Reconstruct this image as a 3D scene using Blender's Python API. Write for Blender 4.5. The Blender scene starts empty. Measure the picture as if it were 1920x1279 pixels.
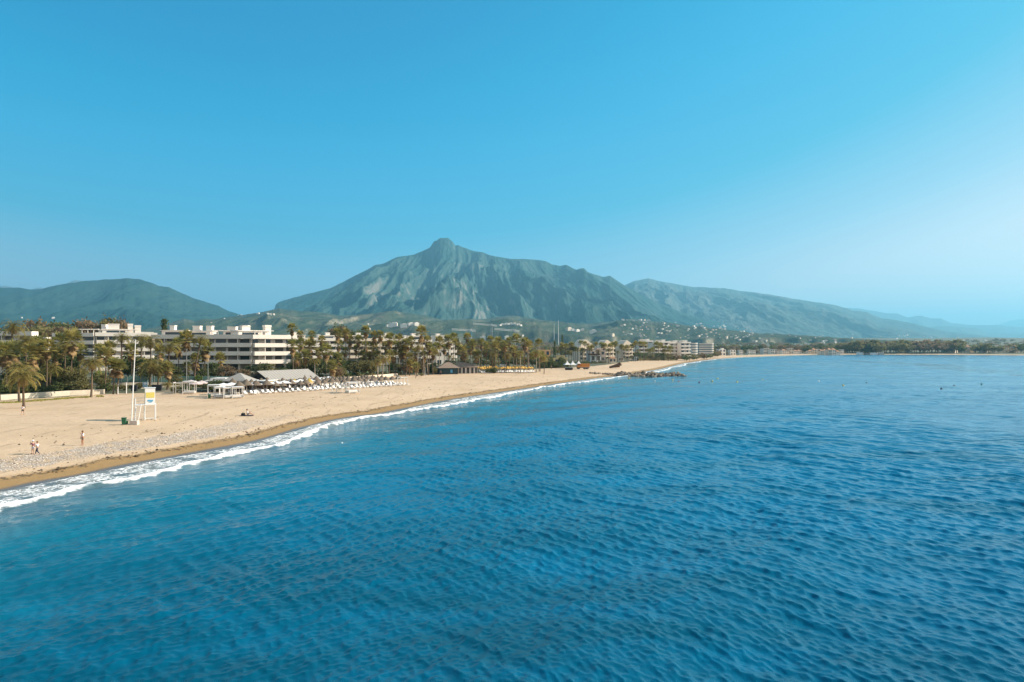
import bpy, bmesh, math, random
import numpy as np
from mathutils import Vector, Matrix
R = math.radians
scn = bpy.context.scene
COL = scn.collection
random.seed(7); NPR = np.random.RandomState(7)

# ------------------------------------------------------------------ camera, sky, sun, exposure
CH, FX, HY = 13.0, 1280.0, 650.0          # camera height, focal length and horizon row (photo pixels, 1920 wide)
cam_d = bpy.data.cameras.new('camera'); cam = bpy.data.objects.new('camera', cam_d); COL.objects.link(cam)
cam.location = (0, 0, CH); cam.rotation_euler = (R(90), 0, 0)
cam_d.sensor_width = 36; cam_d.lens = 24; cam_d.shift_y = (HY-639.5)/1920; cam_d.clip_start = .5; cam_d.clip_end = 90000
scn.camera = cam
SUN_EL, SUN_AZ = 31.0, 79.0               # azimuth measured clockwise from +Y
sund = Vector((math.sin(R(SUN_AZ))*math.cos(R(SUN_EL)), math.cos(R(SUN_AZ))*math.cos(R(SUN_EL)), math.sin(R(SUN_EL))))
world = bpy.data.worlds.new('World'); scn.world = world; world.use_nodes = True
wn, wl = world.node_tree.nodes, world.node_tree.links
wn.clear()
wo = wn.new('ShaderNodeOutputWorld'); wb = wn.new('ShaderNodeBackground'); sk = wn.new('ShaderNodeTexSky')
sk.sky_type = 'NISHITA'; sk.sun_disc = False; sk.sun_elevation = R(SUN_EL); sk.sun_rotation = R(SUN_AZ)
sk.altitude = 10; sk.air_density = 1.0; sk.dust_density = .6; sk.ozone_density = 3.0
sx = wn.new('ShaderNodeSeparateColor'); wl.new(sk.outputs[0], sx.inputs[0])
sm = wn.new('ShaderNodeMath'); sm.operation = 'MULTIPLY'; sm.inputs[1].default_value = .12; wl.new(sx.outputs[1], sm.inputs[0])
sr = wn.new('ShaderNodeValToRGB'); wl.new(sm.outputs[0], sr.inputs[0])      # grade of the Nishita sky: deep azure to milky blue by its own brightness
e = sr.color_ramp.elements
for i, (p, c) in enumerate([(.22, (0, .25, .52)), (.27, (0, .32, .61)), (.33, (.02, .38, .68)), (.44, (.06, .44, .68)), (.58, (.32, .58, .75)), (.73, (.72, .77, .82)), (.95, (1.0, .93, .88))]):
    q = e[i] if i < 2 else e.new(p)
    q.position = p; q.color = (*c, 1)
bo = wn.new('ShaderNodeMath'); bo.operation = 'MAXIMUM'; bo.inputs[1].default_value = .95; wl.new(sm.outputs[0], bo.inputs[0])
sv = wn.new('ShaderNodeVectorMath'); sv.operation = 'SCALE'; wl.new(sr.outputs[0], sv.inputs[0])
bm = wn.new('ShaderNodeMath'); bm.operation = 'MULTIPLY'; bm.inputs[1].default_value = 1/(.95*.14*1.516); wl.new(bo.outputs[0], bm.inputs[0]); wl.new(bm.outputs[0], sv.inputs['Scale'])
gm = wn.new('ShaderNodeTexCoord'); gs = wn.new('ShaderNodeSeparateXYZ'); wl.new(gm.outputs['Generated'], gs.inputs[0])     # paler, warmer sky behind the camera, added fill to lift the shaded fronts
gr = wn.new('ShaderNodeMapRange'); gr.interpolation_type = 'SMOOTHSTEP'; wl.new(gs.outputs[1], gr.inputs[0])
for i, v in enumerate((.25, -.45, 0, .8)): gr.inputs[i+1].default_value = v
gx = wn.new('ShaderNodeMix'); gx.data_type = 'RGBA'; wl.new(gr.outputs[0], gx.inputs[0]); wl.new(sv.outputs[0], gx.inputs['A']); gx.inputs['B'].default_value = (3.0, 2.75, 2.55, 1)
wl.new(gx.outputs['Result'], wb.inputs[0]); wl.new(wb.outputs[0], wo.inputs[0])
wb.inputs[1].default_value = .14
sl = bpy.data.lights.new('sun', 'SUN'); sl.energy = 5.0; sl.angle = R(.5); sl.color = (1, .89, .74)
so = bpy.data.objects.new('sun', sl); COL.objects.link(so); so.rotation_euler = sund.to_track_quat('Z', 'Y').to_euler()
scn.view_settings.view_transform = 'Standard'; scn.view_settings.look = 'None'; scn.view_settings.exposure = 0.8; scn.view_settings.gamma = 1
scn.cycles.max_bounces = 6; scn.cycles.diffuse_bounces = 2; scn.cycles.glossy_bounces = 3; scn.cycles.transparent_max_bounces = 8
scn.cycles.volume_bounces = 0; scn.cycles.caustics_reflective = False; scn.cycles.caustics_refractive = False

# ------------------------------------------------------------------ helpers
def nt(name):
    m = bpy.data.materials.new(name); m.use_nodes = True
    n = m.node_tree.nodes; return m, n, m.node_tree.links, n['Principled BSDF']
def N(n, kind, **k):
    x = n.new(kind)
    for a, b in k.items():
        if a in x.inputs.keys(): x.inputs[a].default_value = b
        else: setattr(x, a, b)
    return x
def ramp(n, pts, interp='LINEAR'):
    r = n.new('ShaderNodeValToRGB'); r.color_ramp.interpolation = interp
    e = r.color_ramp.elements
    while len(e) > 1: e.remove(e[-1])
    for i, (p, c) in enumerate(pts):
        q = e[0] if i == 0 else e.new(p)
        q.position = p; q.color = (*c, 1) if len(c) == 3 else c
    return r
MATS = {}
def mat(name, c, rough=.75, var=.15, scale=1.0, c2=None, spec=.3, bump=0, metal=0):
    """plain surface with two scales of mottling"""
    if name in MATS: return MATS[name]
    m, n, l, b = nt(name)
    c2 = c2 or tuple(x*(1-var) for x in c)
    tc = N(n, 'ShaderNodeTexCoord'); no = N(n, 'ShaderNodeTexNoise', Scale=scale, Detail=6.0, Roughness=.65)
    l.new(tc.outputs['Object'], no.inputs['Vector'])
    r = ramp(n, [(.3, c2), (.7, c)]); l.new(no.outputs[0], r.inputs[0]); l.new(r.outputs[0], b.inputs['Base Color'])
    b.inputs['Roughness'].default_value = rough; b.inputs['Specular IOR Level'].default_value = spec; b.inputs['Metallic'].default_value = metal
    if bump:
        bp = N(n, 'ShaderNodeBump', Strength=bump, Distance=.05); l.new(no.outputs[0], bp.inputs['Height']); l.new(bp.outputs[0], b.inputs['Normal'])
    MATS[name] = m; return m

def raw_mesh(name, v, f, m=None, smooth=False):
    me = bpy.data.meshes.new(name)
    v = np.asarray(v, dtype=np.float32).reshape(-1, 3)
    if isinstance(f, np.ndarray):
        k = f.shape[1]
        me.vertices.add(len(v)); me.vertices.foreach_set('co', v.ravel())
        me.loops.add(f.size); me.loops.foreach_set('vertex_index', f.astype(np.int32).ravel())
        me.polygons.add(len(f)); me.polygons.foreach_set('loop_start', np.arange(0, f.size, k, dtype=np.int32))
        me.update(calc_edges=True)
    else:
        me.from_pydata([tuple(map(float, p)) for p in v], [], f)
    if smooth: me.polygons.foreach_set('use_smooth', np.ones(len(me.polygons), dtype=bool))
    if m: me.materials.append(m)
    return me
def link(name, me, parent=None):
    o = bpy.data.objects.new(name, me); COL.objects.link(o)
    if parent: o.parent = parent
    return o
def tag(o, label=None, cat=None, group=None, kind=None):
    for k, x in (('label', label), ('category', cat), ('group', group), ('kind', kind)):
        if x: o[k] = x
    return o
def empty(name, loc, rz=0):
    o = bpy.data.objects.new(name, None); COL.objects.link(o); o.location = loc; o.rotation_euler = (0, 0, rz); o.empty_display_size = .2
    return o
KIDS = {}
def copy_tree(o, parent=None):
    c = o.copy(); COL.objects.link(c); c.parent = parent
    for ch in KIDS.get(o, []): copy_tree(ch, c)
    return c
class MB:
    def __init__(s): s.v = []; s.f = []
    def add(s, v, f):
        b = len(s.v); s.v += [tuple(p) for p in v]; s.f += [tuple(i+b for i in q) for q in f]; return s
    def box(s, c, d, rz=0, top=1.0, rot=None):
        x, y, z = d[0]/2, d[1]/2, d[2]/2
        pts = [(-x, -y, -z), (x, -y, -z), (x, y, -z), (-x, y, -z), (-x*top, -y*top, z), (x*top, -y*top, z), (x*top, y*top, z), (-x*top, y*top, z)]
        M = rot or Matrix.Rotation(rz, 3, 'Z')
        return s.add([M @ Vector(p) + Vector(c) for p in pts], [(0, 3, 2, 1), (4, 5, 6, 7), (0, 1, 5, 4), (1, 2, 6, 5), (2, 3, 7, 6), (3, 0, 4, 7)])
    def tube(s, pts, rs, n=8, cap=True):
        pts = [Vector(p) for p in pts]
        if not hasattr(rs, '__len__'): rs = [rs]*len(pts)
        vs = []; up = Vector((.13, .21, 1)).normalized()
        for i, p in enumerate(pts):
            t = (pts[min(i+1, len(pts)-1)]-pts[max(i-1, 0)]).normalized()
            a = t.cross(up if abs(t.dot(up)) < .97 else Vector((1, 0, 0))).normalized(); b = t.cross(a)
            vs += [p + (a*math.cos(2*math.pi*k/n)+b*math.sin(2*math.pi*k/n))*rs[i] for k in range(n)]
        fs = [(i*n+k, i*n+(k+1) % n, (i+1)*n+(k+1) % n, (i+1)*n+k) for i in range(len(pts)-1) for k in range(n)]
        if cap: fs += [tuple(range(n)), tuple((len(pts)-1)*n+k for k in reversed(range(n)))]
        return s.add(vs, fs)
    def lathe(s, prof, c=(0, 0, 0), n=12):
        c = Vector(c); vs = [c+Vector((r*math.cos(2*math.pi*k/n), r*math.sin(2*math.pi*k/n), z)) for r, z in prof for k in range(n)]
        fs = [(i*n+k, i*n+(k+1) % n, (i+1)*n+(k+1) % n, (i+1)*n+k) for i in range(len(prof)-1) for k in range(n)]
        return s.add(vs, fs)
    def prism(s, poly, z0, z1):
        n = len(poly)
        return s.add([(x, y, z0) for x, y in poly]+[(x, y, z1) for x, y in poly],
                     [tuple(reversed(range(n))), tuple(range(n, 2*n))]+[(i, (i+1) % n, n+(i+1) % n, n+i) for i in range(n)])
    def build(s, name, m, parent=None, smooth=False):
        me = raw_mesh(name, s.v, s.f, m, smooth)
        o = link(name, me, parent)
        if parent is not None: KIDS.setdefault(parent, []).append(o)
        return o

def hash2(ix, iy, seed):
    h = (ix.astype(np.int64)*374761393 + iy.astype(np.int64)*668265263 + seed*974711) & 0xffffffff
    h = ((h ^ (h >> 13))*1274126177) & 0xffffffff
    return ((h ^ (h >> 16)) & 0xffff)/65535.0
def vnoise(x, y, seed=0):
    x = np.asarray(x, float); y = np.asarray(y, float)
    ix, iy = np.floor(x), np.floor(y); fx, fy = x-ix, y-iy
    fx = fx*fx*fx*(fx*(fx*6-15)+10); fy = fy*fy*fy*(fy*(fy*6-15)+10)
    a = hash2(ix, iy, seed); b = hash2(ix+1, iy, seed); c = hash2(ix, iy+1, seed); d = hash2(ix+1, iy+1, seed)
    return (a*(1-fx)+b*fx)*(1-fy)+(c*(1-fx)+d*fx)*fy
def fbm(x, y, o=5, seed=0, g=.5):
    s = 0; a = 1; t = 0
    for i in range(o):
        s = s+a*vnoise(x*2**i, y*2**i, seed+i*17); t += a; a *= g
    return s/t
def ridged(x, y, o=4, seed=0, g=.5):
    s = 0; a = 1; t = 0
    for i in range(o):
        s = s+a*(1-np.abs(2*vnoise(x*2**i, y*2**i, seed+i*31)-1)); t += a; a *= g
    return s/t
def sstep(a, b, x):
    t = np.clip((x-a)/(b-a), 0, 1); return t*t*(3-2*t)

# ------------------------------------------------------------------ the shoreline and the lie of the land
SHP = [(-60, -160), (-53, -60), (-50.5, 0), (-49.5, 35)]
for px, py in [(0, 923), (150, 893), (270, 868), (380, 848), (480, 829), (560, 806), (640, 786), (720, 775), (800, 759), (860, 748), (920, 739), (1000, 727),
               (1060, 718), (1110, 711), (1140, 707.5), (1170, 704.5), (1200, 699), (1235, 693), (1258, 687.5), (1288, 680.5), (1340, 673.5), (1400, 669.9), (1500, 666.3), (1580, 665.3),
               (1650, 665.3), (1760, 665.6), (1920, 666.6)]:
    d = CH*FX/(py-HY); SHP.append(((px-960)/FX*d, d))
SHP += [(960, 930), (1300, 700), (1700, 200), (2300, -900)]
SHP = np.array(SHP, float)
def catmull(P, k):
    out = []
    for i in range(len(P)-1):
        p0, p1, p2, p3 = P[max(i-1, 0)], P[i], P[i+1], P[min(i+2, len(P)-1)]
        for j in range(k):
            t = j/k; out.append(.5*((2*p1)+(-p0+p2)*t+(2*p0-5*p1+4*p2-p3)*t*t+(-p0+3*p1-3*p2+p3)*t**3))
    out.append(P[-1]); return np.array(out)
SH = catmull(SHP, 5)
SHS = np.concatenate([[0], np.cumsum(np.hypot(*np.diff(SH, axis=0).T))])
def shore_st(x, y):
    """arc length along the shore and signed distance (positive inland)"""
    x = np.atleast_1d(np.asarray(x, float)); y = np.atleast_1d(np.asarray(y, float))
    if x.size == 1:
        a_ = SH[:-1]; dv = SH[1:]-a_; t = np.clip(((x[0]-a_[:, 0])*dv[:, 0]+(y[0]-a_[:, 1])*dv[:, 1])/(dv**2).sum(1), 0, 1)
        ex = x[0]-a_[:, 0]-t*dv[:, 0]; ey = y[0]-a_[:, 1]-t*dv[:, 1]; dd = ex*ex+ey*ey; i = int(dd.argmin())
        return np.array([SHS[i]+t[i]*math.hypot(*dv[i])]), np.array([math.sqrt(dd[i])*(1 if dv[i, 0]*ey[i]-dv[i, 1]*ex[i] > 0 else -1)])
    bd = np.full(x.shape, 1e18); bs = np.zeros(x.shape); sg = np.ones(x.shape)
    for i in range(len(SH)-1):
        ax, ay = SH[i]; dx, dy = SH[i+1]-SH[i]; L2 = dx*dx+dy*dy
        t = np.clip(((x-ax)*dx+(y-ay)*dy)/L2, 0, 1)
        ex = x-ax-t*dx; ey = y-ay-t*dy; dd = ex*ex+ey*ey
        m = dd < bd
        bd[m] = dd[m]; bs[m] = (SHS[i]+t*math.sqrt(L2))[m]; sg[m] = np.where(dx*ey-dy*ex > 0, 1, -1)[m]
    return bs, np.sqrt(bd)*sg
def h_of(t, x, y):
    z = np.interp(t, [-200, -30, -8, 0, 3, 3.4, 6, 12, 30, 80, 140, 250, 1200, 4000], [-9, -3.2, -.9, 0, .36, .5, .72, 1.1, 1.5, 1.9, 3.0, 4.2, 19, 70])
    return z + np.clip((t-3)/10, 0, 1)*(.16*(fbm(x/9, y/9, 3, 5)-.5)) + np.clip((t-300)/600, 0, 1)*9*(fbm(x/260, y/260, 3, 9)-.5)
def hz(x, y):
    s, t = shore_st(x, y); return float(h_of(t, np.atleast_1d(x), np.atleast_1d(y))[0])
def at(px, py):
    """the ground point seen at a photo pixel"""
    z = 1.0
    for _ in range(14):
        d = (CH-z)*FX/(py-HY); x = (px-960)/FX*d; z = .6*z+.4*hz(x, d)
    return Vector((x, d, hz(x, d)))
def up(d, px, z=None):
    x = (px-960)/FX*d; return Vector((x, d, hz(x, d) if z is None else z))
def zpx(py, d): return CH-(py-HY)/FX*d

# ---- sea
def make_sea():
    rows = [18.0]
    while rows[-1] < 1500: rows.append(rows[-1]*(1+1/420))
    while rows[-1] < 26000: rows.append(rows[-1]*1.15)
    rows = np.array(rows); az = np.linspace(-R(50), R(56), 1150)
    D, A = np.meshgrid(rows, az, indexing='ij'); X = (D*np.sin(A)).ravel(); Y = (D*np.cos(A)).ravel(); D = D.ravel()
    near = D < 1600
    q = np.full(X.shape, 500.0); q[near] = -shore_st(X[near], Y[near])[1]
    Z = np.zeros_like(X); dx = np.zeros_like(X); dy = np.zeros_like(X)
    rs = np.random.RandomState(3)
    # patches of rougher and smoother water
    gust = .35+1.3*fbm(X/20+3, Y/28, 3, 41)
    sp = D/420*1.15
    off1 = sstep(5, 75, q)
    # a smooth slick lying on the water off the far beach
    slk = np.zeros_like(X)
    for pl, wd in (([(318, 600), (292, 470), (262, 400), (246, 333), (236, 280)], 20), ([(236, 600), (246, 520), (262, 470)], 9), ([(285, 545), (400, 535)], 7)):
        for (xa, ya), (xb, yb) in zip(pl[:-1], pl[1:]):
            t = np.clip(((X-xa)*(xb-xa)+(Y-ya)*(yb-ya))/((xb-xa)**2+(yb-ya)**2), 0, 1); slk = np.maximum(slk, np.exp(-(((X-xa-t*(xb-xa))**2+(Y-ya-t*(yb-ya))**2)/wd**2)))
    slk = sstep(.25, .6, slk*(.45+1.1*fbm(X/30, Y/55, 4, 88))); slick = 1-.85*slk
    for i in range(90):
        lam = .27*(24/.27)**((i+rs.rand())/90)
        sysb = i % 3 == 0; th = (math.atan2(.70, -.66) if sysb else R(207))+rs.randn()*(.42 if lam < 6 else .3)
        wgt = (1.25-.75*off1) if sysb else (.35+.75*off1)
        k = 2*math.pi/lam; kx, ky = k*math.cos(th), k*math.sin(th)
        a = .0100*lam**.62*(1.0 if lam < 1.1 else (1.1/lam)**.75)
        ph = k*0+kx*X+ky*Y+rs.rand()*6.28+1.2*fbm(X/14+i, Y/14, 2, i) if lam < 5 else kx*X+ky*Y+rs.rand()*6.28
        w = a*np.clip((lam/sp-2.2)/2, 0, 1)*(gust if lam < 8 else 1.0)*wgt*slick
        sn, cs = np.sin(ph), np.cos(ph)
        Z += w*cs; dx -= .6*w*sn*math.cos(th); dy -= .6*w*sn*math.sin(th)
    for lam, am, dth in ((10.5, .040, .05), (14.5, .060, -.08), (19.0, .070, .12), (12.0, .035, -.22)):      # low swell running in to the beach
        th = math.atan2(.66, -.75)+dth; k = 2*math.pi/lam; ph = k*(math.cos(th)*X+math.sin(th)*Y)+rs.rand()*6.28+2.0*fbm(X/45+lam, Y/45, 2, int(lam))
        Z += am*np.clip((lam/sp-2.2)/2, 0, 1)*np.cos(ph)*(.5+fbm(X/60, Y/60+lam, 2, 5))
    calm = sstep(0, 16, q)*.85+.15
    Z *= calm; X2 = X+dx*calm; Y2 = Y+dy*calm
    # low swell, and the breaking wavelet along the beach
    s, t = shore_st(X[near], Y[near])
    br = breaker(s); brk = np.zeros_like(Z)
    brk[near] = .45*np.exp(-((q[near]-br)/.6)**2)*(.45+1.1*fbm(s/7, s*0, 3, 15))
    Z += brk
    nr, nc = len(rows), len(az)
    i = np.arange(nr*nc).reshape(nr, nc)
    F = np.stack([i[:-1, :-1], i[:-1, 1:], i[1:, 1:], i[1:, :-1]], -1).reshape(-1, 4)
    F = F[:, ::-1]
    F = F[(q[F] > -9).any(1)]
    me = raw_mesh('sea', np.stack([X2, Y2, Z], 1), F, None, True)
    at_ = me.attributes.new('off', 'FLOAT', 'POINT'); at_.data.foreach_set('value', q.astype(np.float32))
    s_all = np.zeros_like(X); s_all[near] = s
    b_all = np.full(X.shape, -50.); b_all[near] = br
    sp_ = np.clip(D/1200, 0, 1)**.55; a2 = me.attributes.new('rgh', 'FLOAT', 'POINT'); a2.data.foreach_set('value', ((.04+.22*sp_)*(1-.35*slk)).astype(np.float32))
    at_ = me.attributes.new('brk', 'FLOAT', 'POINT'); at_.data.foreach_set('value', b_all.astype(np.float32))
    return me
def breaker(s):
    return 4.6+1.5*np.sin(s/17+.6)+1.1*(fbm(s/14, s*0+2, 3, 8)-.5)*2

def sea_mat():
    m, n, l, b = nt('sea_water')
    tc = N(n, 'ShaderNodeNewGeometry'); P = tc.outputs['Position']
    off = N(n, 'ShaderNodeAttribute', attribute_name='off'); brk = N(n, 'ShaderNodeAttribute', attribute_name='brk')
    def math_(op, a, b_=None, clamp=False):
        x = n.new('ShaderNodeMath'); x.operation = op; x.use_clamp = clamp
        for i, v in enumerate((a, b_)):
            if v is None: continue
            if isinstance(v, (int, float)): x.inputs[i].default_value = v
            else: l.new(v, x.inputs[i])
        return x.outputs[0]
    def mr(v, a, b_, c=0, d=1):
        x = N(n, 'ShaderNodeMapRange'); x.interpolation_type = 'SMOOTHSTEP'
        l.new(v, x.inputs[0])
        for i, k in enumerate((a, b_, c, d)): x.inputs[i+1].default_value = k
        return x.outputs[0]
    def noise(scale, det=4, rough=.55, stretch=None, rz=0, dist=0):
        x = N(n, 'ShaderNodeTexNoise', Scale=scale, Detail=float(det), Roughness=rough, Distortion=float(dist))
        if stretch:
            mp = N(n, 'ShaderNodeMapping'); mp.inputs['Scale'].default_value = stretch; mp.inputs['Rotation'].default_value = (0, 0, rz)
            l.new(P, mp.inputs[0]); l.new(mp.outputs[0], x.inputs['Vector'])
        else: l.new(P, x.inputs['Vector'])
        return x.outputs[0]
    # colour of the water body: sandy at the edge, teal, then deep blue, with darker patches of seabed and painted swell shading
    rr = ramp(n, [(0, (.20, .17, .13)), (.10, (.11, .17, .18)), (.22, (.006, .13, .19)), (.45, (.0, .108, .20)), (1, (.0, .118, .235))])
    l.new(math_('DIVIDE', off.outputs['Fac'], 70), rr.inputs[0])
    pat = noise(.09, 5, .6, (.45, 1.5, 1), .75); mx = N(n, 'ShaderNodeMix', data_type='RGBA', blend_type='MIX')
    vd = N(n, 'ShaderNodeVectorMath', operation='DISTANCE'); l.new(P, vd.inputs[0]); vd.inputs[1].default_value = (-4, 26, 0)      # dark weed beds on the seabed near the drone
    bed = math_('MULTIPLY', mr(vd.outputs['Value'], 46, 8), .85)
    l.new(math_('MAXIMUM', math_('MULTIPLY', mr(pat, .45, .62), .45), math_('MULTIPLY', bed, mr(pat, .30, .58)), True), mx.inputs[0]); l.new(rr.outputs[0], mx.inputs['A']); mx.inputs['B'].default_value = (.0, .045, .075, 1)
    # foam
    wob = noise(.5, 5); d_in = math_('ADD', off.outputs['Fac'], math_('MULTIPLY', math_('SUBTRACT', wob, .5), 2.4))
    line = math_('SUBTRACT', 1, mr(math_('ABSOLUTE', math_('SUBTRACT', d_in, brk.outputs['Fac'])), .25, .75))
    inside = math_('MULTIPLY', mr(math_('SUBTRACT', brk.outputs['Fac'], d_in), -.5, .6), 1)
    vor = N(n, 'ShaderNodeTexVoronoi', Scale=1.5, feature='DISTANCE_TO_EDGE')
    wv = N(n, 'ShaderNodeTexNoise', Scale=1.3, Detail=3.0); l.new(P, wv.inputs['Vector'])
    vm = N(n, 'ShaderNodeVectorMath', operation='ADD'); l.new(P, vm.inputs[0]); l.new(wv.outputs['Color'], vm.inputs[1]); l.new(vm.outputs[0], vor.inputs['Vector'])
    lace = math_('SUBTRACT', 1, mr(vor.outputs[0], .02, .16)); fn = noise(2.6, 5, .7)
    lace = math_('MULTIPLY', math_('MAXIMUM', lace, mr(fn, .52, .62)), mr(noise(.5, 3), .34, .55))
    foam = math_('MAXIMUM', line, math_('MULTIPLY', inside, lace), True)
    mf = N(n, 'ShaderNodeMix', data_type='RGBA'); l.new(foam, mf.inputs[0]); l.new(mx.outputs['Result'], mf.inputs['A']); mf.inputs['B'].default_value = (.90, .87, .84, 1)
    l.new(mf.outputs['Result'], b.inputs['Base Color'])
    sl_ = noise(.035, 4, .6, (.6, 1.6, 1), .5)
    ra = N(n, 'ShaderNodeAttribute', attribute_name='rgh'); rg = math_('MULTIPLY', ra.outputs['Fac'], mr(sl_, .42, .64, 1.25, .30))
    l.new(math_('MAXIMUM', rg, math_('MULTIPLY', foam, .7)), b.inputs['Roughness'])
    b.inputs['IOR'].default_value = 1.46; b.inputs['Specular IOR Level'].default_value = .5
    # ripples
    n1 = noise(4.6, 5, .68, (1, .42, 1), -.25); n2 = noise(.8, 4, .55, (1, .5, 1), -.5)
    hgt = math_('ADD', math_('MULTIPLY', n1, .11), math_('MULTIPLY', n2, .26))
    hgt = math_('ADD', hgt, math_('MULTIPLY', foam, .05))
    bp = N(n, 'ShaderNodeBump', Strength=.45, Distance=1.0); l.new(hgt, bp.inputs['Height']); l.new(bp.outputs[0], b.inputs['Normal'])
    return m
me = make_sea(); me.materials.append(sea_mat()); tag(link('sea', me), kind='structure')

# ---- beach strip, along the shore
BACK = []          # back edge of the sand as (arc length, distance inland)
for px, py in [(-700, 775), (-250, 762), (0, 752), (120, 744), (250, 738), (330, 736), (420, 734), (560, 716), (640, 709), (760, 703.5), (830, 702.5), (900, 698), (960, 694.5), (1030, 691), (1090, 688.5), (1130, 685),
               (1165, 680), (1210, 675), (1270, 671.5), (1330, 667.8), (1400, 666), (1480, 664.0)]:
    p = at(px, py); s, t = shore_st(p.x, p.y); BACK.append((float(s[0]), float(t[0])))
BACK = sorted(BACK); BACK = [(0, BACK[0][1])]+BACK+[(SHS[-1]-1600, 7), (SHS[-1], 8)]
bs_, bt_ = np.array(BACK).T
def back_t(s): return np.interp(s, bs_, bt_)
def make_beach():
    ss = []; s = 60.0
    while s < SHS[-1]-500:
        ss.append(s); x = np.interp(s, SHS, SH[:, 0]); y = np.interp(s, SHS, SH[:, 1]); s += max(.7, math.hypot(x, y)/140)
    ss = np.array(ss); tt = np.concatenate([[-30, -15, -8, -5, -3.5], np.arange(-2.5, 14, .45), np.linspace(14.5, 30, 22), [33, 38, 44, 50, 58, 66, 76, 88, 100]])
    cx = np.interp(ss, SHS, SH[:, 0]); cy = np.interp(ss, SHS, SH[:, 1])
    e = 6.0
    tx = np.interp(ss+e, SHS, SH[:, 0])-np.interp(ss-e, SHS, SH[:, 0]); ty = np.interp(ss+e, SHS, SH[:, 1])-np.interp(ss-e, SHS, SH[:, 1])
    L = np.hypot(tx, ty); nx, ny = -ty/L, tx/L
    B = back_t(ss)
    T = np.minimum(tt[None, :], (B+.5)[:, None]+np.linspace(0, .02, len(tt))[None, :])
    X = cx[:, None]+nx[:, None]*T; Y = cy[:, None]+ny[:, None]*T
    xs, ys = X.ravel(), Y.ravel(); s_, t_ = shore_st(xs, ys); z = h_of(np.maximum(t_, -30), xs, ys)
    z = z + .05*np.sin(s_/2.2+2*np.sin(s_/9))*np.exp(-((t_-2.5)/2.5)**2)
    z = z + .05*(vnoise(xs/1.1, ys/1.1, 71)-.5)*sstep(4, 8, t_) + .10*(vnoise(xs/3.1, ys/3.1, 72)-.5)*sstep(9, 14, t_)
    nr, nc = X.shape; i = np.arange(nr*nc).reshape(nr, nc)
    F = np.stack([i[:-1, :-1], i[1:, :-1], i[1:, 1:], i[:-1, 1:]], -1).reshape(-1, 4)[:, ::-1]
    me = raw_mesh('beach', np.stack([xs, ys, z], 1), F, None, True)
    for nm, v in (('inl', t_), ('arc', s_)):
        a = me.attributes.new(nm, 'FLOAT', 'POINT'); a.data.foreach_set('value', v.astype(np.float32))
    return me
S_PEB = float(shore_st(*at(545, 786).xy)[0][0])
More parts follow.
